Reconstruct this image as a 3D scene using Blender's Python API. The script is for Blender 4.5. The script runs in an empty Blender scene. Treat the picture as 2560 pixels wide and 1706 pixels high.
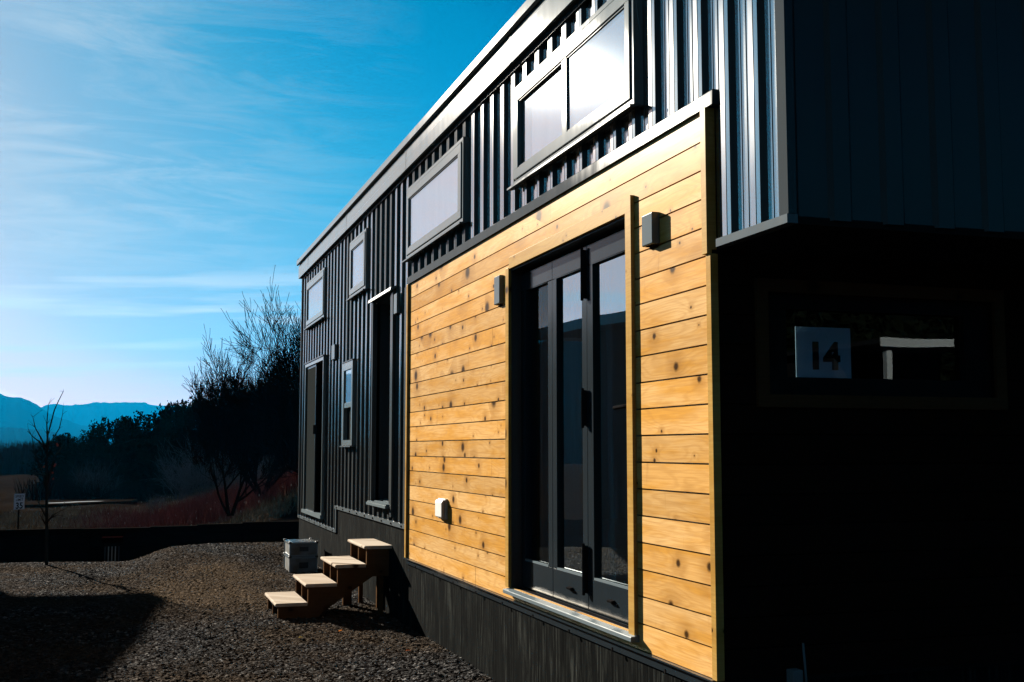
import bpy, bmesh, math, random
import numpy as np
from mathutils import Vector, Matrix, noise as mnoise
R = math.radians
random.seed(7); rng = np.random.default_rng(7)
sc = bpy.context.scene
C = sc.collection

# ------------------------------------------------------------------ camera
cam = bpy.data.cameras.new("camera"); co = bpy.data.objects.new("camera", cam); C.objects.link(co)
co.location = (-2.3104, 0.0, 1.53); co.rotation_euler = (R(90 + 5.2995), 0, R(-18.083))
cam.sensor_width = 36; cam.lens = 2900 / 2560 * 36; cam.clip_start = 0.05; cam.clip_end = 40000
sc.camera = co
# ------------------------------------------------------------------ sky and sun
SUN_AZ, SUN_EL = -18.3, 18.55            # degrees from +Y (negative = towards -X), above the horizon
EXPOSURE = 2.6
SKY = 0.05
def nd(nt, t, ins=None, **kw):
    n = nt.nodes.new(t)
    for k, v in kw.items(): setattr(n, k, v)
    if ins:
        for k, v in ins.items():
            s = n.inputs[k]
            if isinstance(v, bpy.types.NodeSocket): nt.links.new(v, s)
            else: s.default_value = v
    return n
def mth(nt, op, a, b=None, c=None, clamp=False):
    n = nt.nodes.new('ShaderNodeMath'); n.operation = op; n.use_clamp = clamp
    for i, v in enumerate((a, b, c)):
        if v is None: continue
        if isinstance(v, bpy.types.NodeSocket): nt.links.new(v, n.inputs[i])
        else: n.inputs[i].default_value = v
    return n.outputs[0]
def ramp(nt, fac, stops, interp='LINEAR'):
    n = nt.nodes.new('ShaderNodeValToRGB'); n.color_ramp.interpolation = interp
    el = n.color_ramp.elements
    while len(el) < len(stops): el.new(0.5)
    for e, (p, c) in zip(el, stops):
        e.position = p; e.color = (c, c, c, 1) if isinstance(c, (int, float)) else (*c, 1)
    nt.links.new(fac, n.inputs[0]); return n.outputs[0]
def mixc(nt, fac, a, b, mode='MIX'):
    n = nt.nodes.new('ShaderNodeMix'); n.data_type = 'RGBA'; n.blend_type = mode
    for i, v in ((0, fac), (6, a), (7, b)):
        if isinstance(v, bpy.types.NodeSocket): nt.links.new(v, n.inputs[i])
        else: n.inputs[i].default_value = v if i == 0 else (*v, 1)
    return n.outputs[2]

w = bpy.data.worlds.new("World"); sc.world = w; w.use_nodes = True
nt = w.node_tree; nt.nodes.clear()
sky = nd(nt, 'ShaderNodeTexSky', sky_type='NISHITA', sun_disc=False, sun_elevation=R(SUN_EL), sun_rotation=R(SUN_AZ),
         altitude=1500, air_density=1.0, dust_density=1.6, ozone_density=3.0)
tc = nd(nt, 'ShaderNodeTexCoord')
sep = nd(nt, 'ShaderNodeSeparateXYZ', {0: tc.outputs['Generated']})
X, Y, Z = sep.outputs
# cirrus: high wisps laid out on a flat cloud deck, and long thin bands low over the horizon
zz = mth(nt, 'MAXIMUM', Z, 0.02)
u = mth(nt, 'DIVIDE', X, mth(nt, 'ADD', zz, 0.08)); v = mth(nt, 'DIVIDE', Y, mth(nt, 'ADD', zz, 0.08))
cv = nd(nt, 'ShaderNodeCombineXYZ', {0: u, 1: v})
mp = nd(nt, 'ShaderNodeMapping', {0: cv.outputs[0], 2: (0, 0, R(-28)), 3: (1.0, 2.1, 1)})
n1 = nd(nt, 'ShaderNodeTexNoise', {'Vector': mp.outputs[0], 'Scale': 1.7, 'Detail': 11, 'Roughness': 0.66, 'Distortion': 1.5})
big = nd(nt, 'ShaderNodeTexNoise', {'Vector': cv.outputs[0], 'Scale': 0.45, 'Detail': 2})
az = mth(nt, 'ARCTAN2', X, Y)
leftw = ramp(nt, mth(nt, 'ADD', az, 0.5), [(0.0, 1), (0.45, 1.0), (0.74, 0.0)])
hi = ramp(nt, Z, [(0.06, 0.0), (0.2, 1)])
wisps = mth(nt, 'MULTIPLY', ramp(nt, n1.outputs[0], [(0.43, 0), (0.8, 1)]), ramp(nt, big.outputs[0], [(0.3, 0.45), (0.6, 1)]))
wisps = mth(nt, 'MULTIPLY', mth(nt, 'MULTIPLY', wisps, leftw), mth(nt, 'MULTIPLY', hi, 0.55))
el = mth(nt, 'ARCSINE', Z)
bv = nd(nt, 'ShaderNodeCombineXYZ', {0: mth(nt, 'MULTIPLY', az, 5.0), 1: mth(nt, 'MULTIPLY', mth(nt, 'SUBTRACT', el, mth(nt, 'MULTIPLY', az, 0.04)), 75.0)})
n2 = nd(nt, 'ShaderNodeTexNoise', {'Vector': bv.outputs[0], 'Scale': 0.75, 'Detail': 4, 'Roughness': 0.5})
bands = mth(nt, 'MULTIPLY', ramp(nt, n2.outputs[0], [(0.50, 0), (0.64, 1)]), ramp(nt, Z, [(0.02, 1), (0.13, 0.9), (0.16, 0)]))
cl = mth(nt, 'MAXIMUM', wisps, mth(nt, 'MULTIPLY', bands, 0.8))
# grade of the clear sky: deeper blue away from the sun, pale at the horizon; the bright aureole round the sun is kept
raw = mixc(nt, 1.0, sky.outputs[0], (SKY, SKY, SKY), 'MULTIPLY')
rc = nt.nodes.new('ShaderNodeRGBCurve'); nt.links.new(raw, rc.inputs[1])
def curve(i, pts):
    c_ = rc.mapping.curves[i]; c_.points[0].location = pts[0]; c_.points[1].location = pts[-1]
    for p in pts[1:-1]: c_.points.new(*p)
curve(0, [(0, 0), (0.09, 0.0), (0.14, 0.008), (0.18, 0.038), (0.23, 0.105), (0.34, 0.24), (0.5, 0.44), (0.7, 0.80), (1, 1.0)])
curve(1, [(0, 0), (0.10, 0.012), (0.13, 0.05), (0.164, 0.235), (0.205, 0.31), (0.297, 0.46), (0.43, 0.60), (0.58, 0.73), (0.72, 0.88), (1, 1.0)])
curve(2, [(0, 0), (0.17, 0.04), (0.22, 0.14), (0.274, 0.49), (0.32, 0.59), (0.357, 0.63), (0.43, 0.70), (0.51, 0.73), (0.63, 0.74), (1, 0.82)])
rc.mapping.update()
lum = nd(nt, 'ShaderNodeRGBToBW', {0: raw}).outputs[0]
ov = mth(nt, 'MAXIMUM', mth(nt, 'SUBTRACT', lum, 0.85), 0.0)
over = nd(nt, 'ShaderNodeCombineColor', {0: ov, 1: mth(nt, 'MULTIPLY', ov, 0.95), 2: mth(nt, 'MULTIPLY', ov, 0.86)}).outputs[0]
k_ = 0.79/(SKY*2**EXPOSURE)
graded = mixc(nt, 1.0, mixc(nt, 1.0, rc.outputs[0], (1.6*k_, k_, k_), 'MULTIPLY'), mixc(nt, 1.0, over, (1/SKY, 1/SKY, 1/SKY), 'MULTIPLY'), 'ADD')
cc = mixc(nt, cl, graded, (1.08*k_, 1.04*k_, 0.98*k_))
bg = nd(nt, 'ShaderNodeBackground', {'Color': cc, 'Strength': SKY})
out = nd(nt, 'ShaderNodeOutputWorld', {'Surface': bg.outputs[0]})
sl = bpy.data.lights.new("sun", 'SUN'); sl.energy = 5.0; sl.angle = R(0.5); sl.color = (1.0, 0.93, 0.82)
so = bpy.data.objects.new("sun", sl); C.objects.link(so)
sd = Vector((math.sin(R(SUN_AZ)) * math.cos(R(SUN_EL)), math.cos(R(SUN_AZ)) * math.cos(R(SUN_EL)), math.sin(R(SUN_EL))))
so.rotation_euler = sd.to_track_quat('Z', 'Y').to_euler(); so.location = (-20, 40, 30)
sc.view_settings.view_transform = 'Standard'; sc.view_settings.look = 'None'
sc.view_settings.exposure = EXPOSURE; sc.view_settings.gamma = 1.0
sc.cycles.use_denoising = True; sc.cycles.sample_clamp_direct = 0.5; sc.cycles.sample_clamp_indirect = 0.5
sc.cycles.max_bounces = 8; sc.cycles.transparent_max_bounces = 12; sc.cycles.caustics_reflective = False; sc.cycles.caustics_refractive = False

# ------------------------------------------------------------------ helpers
ORG = {}
def each(name, mat_, parent, boxes, bevel=0):
    for b_ in boxes: MB().box(*b_).build(name, mat_, parent, bevel=bevel)
class MB:
    """collects faces; build() links them as ONE mesh object"""
    def __init__(s): s.v = []; s.f = []
    def quad(s, a, b, c, d): i = len(s.v); s.v += [a, b, c, d]; s.f.append((i, i+1, i+2, i+3)); return s
    def poly(s, pts): i = len(s.v); s.v += list(pts); s.f.append(tuple(range(i, i+len(pts)))); return s
    def box(s, x0, x1, y0, y1, z0, z1):
        i = len(s.v); s.v += [(x, y, z) for x in (x0, x1) for y in (y0, y1) for z in (z0, z1)]
        for f in ((0,1,3,2),(4,6,7,5),(0,4,5,1),(2,3,7,6),(0,2,6,4),(1,5,7,3)): s.f.append(tuple(i+k for k in f))
        return s
    def prism(s, pts, axis, a0, a1):
        """pts: 2-D outline in the two other axes, extruded along axis"""
        def m(p, t): q = list(p); q.insert(axis, t); return tuple(q)
        n = len(pts); i = len(s.v); s.v += [m(p, a0) for p in pts] + [m(p, a1) for p in pts]
        s.f.append(tuple(range(i, i+n))); s.f.append(tuple(range(i+2*n-1, i+n-1, -1)))
        for k in range(n): s.f.append((i+k, i+(k+1)%n, i+n+(k+1)%n, i+n+k))
        return s
    def tube(s, pts, rad, n=6, cap=True):
        P = [Vector(p) for p in pts]; i0 = len(s.v); u = None
        for k, p in enumerate(P):
            t = (P[min(k+1, len(P)-1)] - P[max(k-1, 0)]).normalized()
            if u is None: u = t.orthogonal().normalized()
            else: u = (u - t*u.dot(t)).normalized()
            w_ = t.cross(u); r = rad[k] if isinstance(rad, (list, tuple)) else rad
            for j in range(n):
                a = 2*math.pi*j/n; s.v.append(tuple(p + r*(math.cos(a)*u + math.sin(a)*w_)))
        for k in range(len(P)-1):
            for j in range(n):
                a = i0+k*n+j; b = i0+k*n+(j+1) % n; s.f.append((a, b, b+n, a+n))
        if cap: s.f.append(tuple(i0+j for j in range(n))[::-1]); s.f.append(tuple(i0+(len(P)-1)*n+j for j in range(n)))
        return s
    def build(s, name, mat, parent=None, smooth=False, bevel=0):
        o_ = ORG.get(parent.name, Vector((0, 0, 0))) if parent else Vector((0, 0, 0))
        me = bpy.data.meshes.new(name)
        vv = (np.array(s.v, dtype=float) - np.array(o_)).tolist() if s.v else []
        me.from_pydata(vv, [], s.f)
        if mat: me.materials.append(mat)
        bm = bmesh.new(); bm.from_mesh(me)
        bmesh.ops.remove_doubles(bm, verts=bm.verts, dist=1e-5) if len(s.v) < 60000 else None
        bmesh.ops.recalc_face_normals(bm, faces=bm.faces) if len(s.v) < 60000 else None
        bm.to_mesh(me); bm.free()
        if smooth:
            for p in me.polygons: p.use_smooth = True
        o = bpy.data.objects.new(name, me); C.objects.link(o)
        if bevel:
            m = o.modifiers.new("bevel", 'BEVEL'); m.width = bevel; m.segments = 2; m.limit_method = 'ANGLE'
        if parent: o.parent = parent; ORG[o.name] = o_
        return o
def tag(o, label=None, cat=None, group=None, kind=None):
    if label: o['label'] = label
    if cat: o['category'] = cat
    if group: o['group'] = group
    if kind: o['kind'] = kind
    return o
def thing(name, loc, label, cat, group=None):
    o = bpy.data.objects.new(name, None); C.objects.link(o); o.location = loc; o.empty_display_size = 0.2
    ORG[o.name] = Vector(loc); return tag(o, label, cat, group)
def dup(o, loc, rz, scale, label, group=None):
    r = o.copy(); C.objects.link(r); r.location = loc; r.rotation_euler = (0, 0, rz); r.scale = scale; r['label'] = label
    if group: r['group'] = group
    for ch in o.children:
        c = ch.copy(); C.objects.link(c); c.parent = r
    return r
def mat(name):
    m = bpy.data.materials.new(name); m.use_nodes = True; t = m.node_tree; t.nodes.clear()
    o = t.nodes.new('ShaderNodeOutputMaterial'); p = t.nodes.new('ShaderNodeBsdfPrincipled'); t.links.new(p.outputs[0], o.inputs[0])
    return m, t, p, o
def setp(t, p, **kw):
    for k, v in kw.items():
        k = k.replace('_', ' ')
        if isinstance(v, bpy.types.NodeSocket): t.links.new(v, p.inputs[k])
        elif isinstance(v, tuple): p.inputs[k].default_value = (*v, 1)
        else: p.inputs[k].default_value = v
def bump(t, p, h, strength=0.3, dist=0.01):
    b = nd(t, 'ShaderNodeBump', {'Height': h, 'Strength': strength, 'Distance': dist}); t.links.new(b.outputs[0], p.inputs['Normal'])
def simple(name, col, rough=0.5, metal=0.0, var=0.25, scale=8.0, bmp=0.0, ior=1.5, stretch=(1, 1, 1)):
    m, t, p, o = mat(name)
    c = nd(t, 'ShaderNodeTexCoord'); mpn = nd(t, 'ShaderNodeMapping', {0: c.outputs['Object'], 3: stretch})
    n = nd(t, 'ShaderNodeTexNoise', {'Vector': mpn.outputs[0], 'Scale': scale, 'Detail': 6, 'Roughness': 0.6})
    col = al(col); dark = tuple(x*(1-var) for x in col); lite = tuple(min(1, x*(1+var)) for x in col)
    setp(t, p, Base_Color=mixc(t, ramp(t, n.outputs[0], [(0.3, 0), (0.7, 1)]), dark, lite), Metallic=metal, IOR=ior if rough < 0.6 else 1.02,
         Roughness=mth(t, 'MULTIPLY_ADD', n.outputs[0], 0.16, rough-0.08), Specular_IOR_Level=0.4 if rough < 0.6 else 0.0)
    if bmp: bump(t, p, n.outputs[0], bmp, 0.01)
    return m

# ------------------------------------------------------------------ materials
AL = 0.72
def al(c): return tuple(v*AL for v in c)
def gloss(t, p, o, k, rough, var, h=None, wide=0.008, tint=(0.95, 0.94, 0.91)):
    """semi-gloss paint: a tight highlight with short tails plus a weak wide one"""
    fr = nd(t, 'ShaderNodeFresnel', {'IOR': 1.25}); nrm = None; k = k*1.5
    if h is not None: nrm = nd(t, 'ShaderNodeBump', {'Height': h, 'Strength': 0.5, 'Distance': 0.012}).outputs[0]
    last = p.outputs[0]
    for rg, w_ in ((rough, k), (rough*1.75, k*wide)):
        g = nd(t, 'ShaderNodeBsdfGlossy', {'Color': (*tint, 1), 'Roughness': mth(t, 'MULTIPLY_ADD', var, rough*0.3, rg-rough*0.15)}, distribution='BECKMANN')
        if nrm: t.links.new(nrm, g.inputs['Normal'])
        last = nd(t, 'ShaderNodeMixShader', {0: mth(t, 'MULTIPLY', fr.outputs[0], w_, clamp=True), 1: last, 2: g.outputs[0]}).outputs[0]
    t.links.new(last, o.inputs[0])
def make_wood(name, base, pitch=0.1263, z0=0.0, amber=0.9, knots=True, rough=0.5, coat=0.13):
    m, t, p, o = mat(name)
    c = nd(t, 'ShaderNodeTexCoord'); s = nd(t, 'ShaderNodeSeparateXYZ', {0: c.outputs['Object']}); x, y, z = s.outputs
    y = mth(t, 'ADD', y, x)
    bi = mth(t, 'FLOOR', mth(t, 'DIVIDE', mth(t, 'SUBTRACT', z, z0), pitch))
    wn = nd(t, 'ShaderNodeTexWhiteNoise', {'W': bi}, noise_dimensions='1D'); rnd = wn.outputs['Value']
    wn2 = nd(t, 'ShaderNodeTexWhiteNoise', {'W': mth(t, 'ADD', bi, 31.7)}, noise_dimensions='1D'); rnd2 = wn2.outputs['Value']
    ys = mth(t, 'MULTIPLY_ADD', rnd, 71.0, y); zs = mth(t, 'MULTIPLY_ADD', rnd2, 53.0, z)
    vk = nd(t, 'ShaderNodeCombineXYZ', {0: mth(t, 'MULTIPLY', ys, 3.4), 1: mth(t, 'MULTIPLY', zs, 4.2)})
    vo = nd(t, 'ShaderNodeTexVoronoi', {'Vector': vk.outputs[0], 'Scale': 1.0, 'Randomness': 1.0}, voronoi_dimensions='2D')
    dist = vo.outputs['Distance']; cs = nd(t, 'ShaderNodeSeparateColor', {0: vo.outputs['Color']})
    dens = nd(t, 'ShaderNodeTexNoise', {'Vector': nd(t, 'ShaderNodeCombineXYZ', {0: mth(t, 'MULTIPLY', ys, 0.7), 1: mth(t, 'MULTIPLY', rnd2, 40.0)}).outputs[0], 'Scale': 1.0, 'Detail': 1})
    rk = mth(t, 'MULTIPLY', mth(t, 'MULTIPLY_ADD', mth(t, 'POWER', cs.outputs[0], 3.0), 0.20, 0.03), ramp(t, dens.outputs[0], [(0.36, 0.5), (0.6, 1.3)]))
    wob = nd(t, 'ShaderNodeTexNoise', {'Vector': vk.outputs[0], 'Scale': 14, 'Detail': 3})
    dw = mth(t, 'ADD', dist, mth(t, 'MULTIPLY', mth(t, 'SUBTRACT', wob.outputs[0], 0.5), 0.03))
    q = mth(t, 'DIVIDE', dw, rk)
    knot = ramp(t, mth(t, 'MULTIPLY', q, 0.25), [(0.12, 1), (0.27, 0)])
    halo = ramp(t, mth(t, 'MULTIPLY', q, 0.12), [(0.1, 1), (0.5, 0)])
    # grain: rings that bend round the knots
    bend = mth(t, 'DIVIDE', 0.012, mth(t, 'ADD', dist, 0.07))
    low = nd(t, 'ShaderNodeTexNoise', {'Vector': nd(t, 'ShaderNodeCombineXYZ', {0: mth(t, 'MULTIPLY', ys, 0.9), 1: mth(t, 'MULTIPLY', zs, 7.0)}).outputs[0], 'Scale': 1.0, 'Detail': 2})
    gph = mth(t, 'ADD', mth(t, 'MULTIPLY', low.outputs[0], 1.0), bend)
    wv = mth(t, 'SINE', mth(t, 'MULTIPLY', gph, 95.0))
    fv = nd(t, 'ShaderNodeCombineXYZ', {0: mth(t, 'MULTIPLY', ys, 3.0), 1: mth(t, 'MULTIPLY', zs, 130.0)})
    fine = nd(t, 'ShaderNodeTexNoise', {'Vector': fv.outputs[0], 'Scale': 1.0, 'Detail': 5, 'Roughness': 0.65})
    pv = nd(t, 'ShaderNodeCombineXYZ', {0: mth(t, 'MULTIPLY', ys, 1.3), 1: mth(t, 'MULTIPLY', zs, 9.0)})
    patch = nd(t, 'ShaderNodeTexNoise', {'Vector': pv.outputs[0], 'Scale': 1.0, 'Detail': 4, 'Roughness': 0.55})
    cl_, cd_, ca_ = [al(b_) for b_ in base]
    tone = mth(t, 'ADD', mth(t, 'MULTIPLY', mth(t, 'POWER', rnd, 1.5), 0.6), mth(t, 'MULTIPLY', ramp(t, patch.outputs[0], [(0.45, 0), (0.66, 1)]), 0.95), clamp=True)
    col = mixc(t, mth(t, 'MULTIPLY', tone, amber), cl_, ca_)
    col = mixc(t, mth(t, 'MULTIPLY', ramp(t, mth(t, 'MULTIPLY_ADD', wv, 0.5, 0.5), [(0.45, 0), (1.0, 1)]), 0.24), col, cd_)
    col = mixc(t, mth(t, 'MULTIPLY', ramp(t, fine.outputs[0], [(0.42, 0), (0.72, 1)]), 0.55), col, cd_)
    if knots:
        col = mixc(t, mth(t, 'MULTIPLY', halo, 0.55), col, tuple(a*0.9 for a in cd_))
        col = mixc(t, mth(t, 'MULTIPLY', knot, 0.92), col, (0.012, 0.005, 0.002))
    vb = mth(t, 'MULTIPLY_ADD', rnd2, 0.38, 0.78); col = mixc(t, 1.0, col, nd(t, 'ShaderNodeCombineColor', {0: vb, 1: vb, 2: vb}).outputs[0], 'MULTIPLY')
    # narrow vertical water marks
    sv = nd(t, 'ShaderNodeCombineXYZ', {0: mth(t, 'MULTIPLY', ys, 26.0), 1: mth(t, 'MULTIPLY', zs, 2.2)})
    st = nd(t, 'ShaderNodeTexNoise', {'Vector': sv.outputs[0], 'Scale': 1.0, 'Detail': 2})
    col = mixc(t, mth(t, 'MULTIPLY', ramp(t, st.outputs[0], [(0.68, 0), (0.8, 1)]), 0.45), col, tuple(a*0.55 for a in cd_))
    setp(t, p, Base_Color=col, Roughness=0.8, IOR=1.02)
    hh = mth(t, 'ADD', mth(t, 'MULTIPLY', fine.outputs[0], 0.6), mth(t, 'MULTIPLY', wv, 0.15)); bump(t, p, hh, 0.35, 0.0012)
    if coat: gloss(t, p, o, coat, 0.22, fine.outputs[0], None, 0.35, (1, 0.96, 0.88))
    return m
CEDAR = ((0.64, 0.395, 0.160), (0.34, 0.155, 0.036), (0.54, 0.255, 0.040))
M = {}
M['wood'] = make_wood('cedar_boards', CEDAR, z0=0.583)
M['trimwood'] = make_wood('cedar_trim', ((0.40, 0.25, 0.075), (0.26, 0.13, 0.03), (0.34, 0.18, 0.035)), pitch=9.0, amber=0.8)
M['shadewood'] = make_wood('shade_darkened_cedar', ((0.014, 0.007, 0.005), (0.007, 0.004, 0.003), (0.016, 0.007, 0.004)), z0=0.583, amber=0.5, rough=0.6, coat=0.0)  # cedar with the end wall's shade put into its base colour
M['shadetrim'] = make_wood('shade_darkened_trim', ((0.07, 0.033, 0.015), (0.04, 0.018, 0.009), (0.06, 0.027, 0.011)), pitch=9.0, rough=0.6, coat=0.0)  # brown window trim, also darkened in its colour to stand for shade
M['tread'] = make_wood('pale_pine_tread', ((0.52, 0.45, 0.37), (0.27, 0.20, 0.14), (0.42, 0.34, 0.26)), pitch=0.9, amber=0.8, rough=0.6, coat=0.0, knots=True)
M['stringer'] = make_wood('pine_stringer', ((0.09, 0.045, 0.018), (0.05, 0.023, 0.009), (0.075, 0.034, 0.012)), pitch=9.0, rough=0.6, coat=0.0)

def make_metal(name, col, rough, var=0.3, ior=1.6, metal=0.0, dustamt=0.12, dustcol=(0.09, 0.075, 0.055)):
    m, t, p, o = mat(name)
    c = nd(t, 'ShaderNodeTexCoord'); mpn = nd(t, 'ShaderNodeMapping', {0: c.outputs['Object'], 3: (7, 7, 0.7)})
    n = nd(t, 'ShaderNodeTexNoise', {'Vector': mpn.outputs[0], 'Scale': 1.3, 'Detail': 7, 'Roughness': 0.62})
    n2 = nd(t, 'ShaderNodeTexNoise', {'Vector': c.outputs['Object'], 'Scale': 38, 'Detail': 5, 'Roughness': 0.7})
    d = mth(t, 'MULTIPLY', ramp(t, n.outputs[0], [(0.48, 0), (0.78, 1)]), ramp(t, n2.outputs[0], [(0.35, 0.2), (0.65, 1)]))
    setp(t, p, Base_Color=mixc(t, mth(t, 'MULTIPLY', d, dustamt), al(col), al(dustcol)), Metallic=metal, IOR=1.02, Roughness=0.8)
    # faint oil canning of the sheet
    n3 = nd(t, 'ShaderNodeTexNoise', {'Vector': nd(t, 'ShaderNodeMapping', {0: c.outputs['Object'], 3: (1, 1.6, 0.9)}).outputs[0], 'Scale': 1.4, 'Detail': 2})
    bump(t, p, n3.outputs[0], 0.5, 0.012)
    gloss(t, p, o, ior, rough, n.outputs[0], n3.outputs[0]); return m
M['siding'] = make_metal('black_steel_siding', (0.036, 0.041, 0.043), 0.15, ior=0.36)
M['fascia'] = make_metal('grey_steel_fascia', (0.13, 0.15, 0.152), 0.15, ior=0.8, dustamt=0.2)
M['frame'] = make_metal('dark_window_frame', (0.125, 0.145, 0.148), 0.16, ior=0.75, dustamt=0.05)
M['doorframe'] = make_metal('charcoal_door_frame', (0.010, 0.015, 0.019), 0.17, ior=0.6, dustamt=0.03)
M['fixture'] = make_metal('black_fixture', (0.085, 0.105, 0.112), 0.2, ior=0.6, dustamt=0.03)
M['black'] = simple('black_plastic', (0.008, 0.008, 0.009), 0.5)
M['galv'] = make_metal('galvanized_steel', (0.105, 0.13, 0.14), 0.3, ior=0.15, dustamt=0.5, dustcol=(0.12, 0.13, 0.135))
M['paletrim'] = make_metal('dusty_grey_trim', (0.085, 0.10, 0.108), 0.25, ior=0.5, dustamt=0.6, dustcol=(0.11, 0.10, 0.085))
M['flashing'] = make_metal('dark_flashing', (0.035, 0.043, 0.05), 0.2, ior=0.10, dustamt=0.4, dustcol=(0.06, 0.06, 0.06))
M['inside'] = simple('dark_interior', (0.012, 0.011, 0.011), 0.9)
M['white'] = simple('white_plastic', (0.32, 0.31, 0.28), 0.5, var=0.1)
M['roofing'] = simple('black_roof_steel', (0.02, 0.02, 0.022), 0.5)

def make_glass(name, tint=(0.72, 0.85, 0.88), boost=1.6, rough=0.0, dust=0.0):
    m, t, p, o = mat(name); t.nodes.remove(p)
    fr = nd(t, 'ShaderNodeFresnel', {'IOR': 1.5})
    g = nd(t, 'ShaderNodeBsdfGlossy', {'Color': (0.86, 0.97, 1, 1), 'Roughness': rough})
    # old panes are never quite flat
    c = nd(t, 'ShaderNodeTexCoord'); n = nd(t, 'ShaderNodeTexNoise', {'Vector': c.outputs['Object'], 'Scale': 1.6, 'Detail': 1})
    b = nd(t, 'ShaderNodeBump', {'Height': n.outputs[0], 'Strength': 0.25, 'Distance': 0.004}); t.links.new(b.outputs[0], g.inputs['Normal'])
    tr = nd(t, 'ShaderNodeBsdfTransparent', {'Color': (*tint, 1)})
    f = mth(t, 'MULTIPLY', fr.outputs[0], boost, clamp=True)
    mx = nd(t, 'ShaderNodeMixShader', {0: f, 1: tr.outputs[0], 2: g.outputs[0]})
    last = mx.outputs[0]
    if dust:
        n5 = nd(t, 'ShaderNodeTexNoise', {'Vector': nd(t, 'ShaderNodeMapping', {0: c.outputs['Object'], 3: (1, 9, 0.8)}).outputs[0], 'Scale': 2.2, 'Detail': 6, 'Roughness': 0.65})
        df = nd(t, 'ShaderNodeBsdfDiffuse', {'Color': (0.35, 0.34, 0.36, 1)})
        last = nd(t, 'ShaderNodeMixShader', {0: mth(t, 'MULTIPLY', ramp(t, n5.outputs[0], [(0.3, 0.35), (0.7, 1)]), dust), 1: last, 2: df.outputs[0]}).outputs[0]
    t.links.new(last, o.inputs[0]); return m
M['glass'] = make_glass('door_glass', (0.5, 0.72, 0.78), 0.5, 0.0, 0.006)
M['paneglass'] = make_glass('upper_window_glass', (0.9, 0.9, 0.93), 0.7, 0.03, 0.05)
M['clearglass'] = make_glass('end_window_glass', (0.92, 0.97, 1.0), 1.0, 0.0, 0.0)
M['blind'] = simple('pale_window_blind', (0.19, 0.18, 0.195), 0.8, var=0.14, scale=1.6, stretch=(1, 5, 0.5))
M['screen'] = simple('grey_insect_screen', (0.02, 0.023, 0.023), 0.7, var=0.25, scale=160)

def make_skirt():
    m, t, p, o = mat('weathered_black_boards')
    c = nd(t, 'ShaderNodeTexCoord'); s = nd(t, 'ShaderNodeSeparateXYZ', {0: c.outputs['Object']}); x, y, z = s.outputs
    h = mth(t, 'ADD', x, y)
    bi = mth(t, 'FLOOR', mth(t, 'DIVIDE', h, 0.14)); wn = nd(t, 'ShaderNodeTexWhiteNoise', {'W': bi}, noise_dimensions='1D')
    v1 = nd(t, 'ShaderNodeCombineXYZ', {0: mth(t, 'MULTIPLY', h, 60), 1: mth(t, 'MULTIPLY_ADD', wn.outputs[0], 9.0, mth(t, 'MULTIPLY', z, 2.5))})
    n = nd(t, 'ShaderNodeTexNoise', {'Vector': v1.outputs[0], 'Scale': 1, 'Detail': 8, 'Roughness': 0.72})
    n2 = nd(t, 'ShaderNodeTexNoise', {'Vector': nd(t, 'ShaderNodeMapping', {0: c.outputs['Object'], 3: (3, 3, 1.2)}).outputs[0], 'Scale': 1.6, 'Detail': 4})
    f = mth(t, 'MULTIPLY', ramp(t, n.outputs[0], [(0.50, 0), (0.78, 1)]), ramp(t, n2.outputs[0], [(0.38, 0.1), (0.68, 1)]))
    col = mixc(t, mth(t, 'MULTIPLY', wn.outputs[0], 0.5), (0.0038, 0.004, 0.0038), (0.0016, 0.0018, 0.0018))
    setp(t, p, Base_Color=mixc(t, f, col, (0.06, 0.064, 0.056)), Roughness=0.95, IOR=1.02)
    bump(t, p, n.outputs[0], 0.6, 0.004); return m
M['skirt'] = make_skirt()

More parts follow.
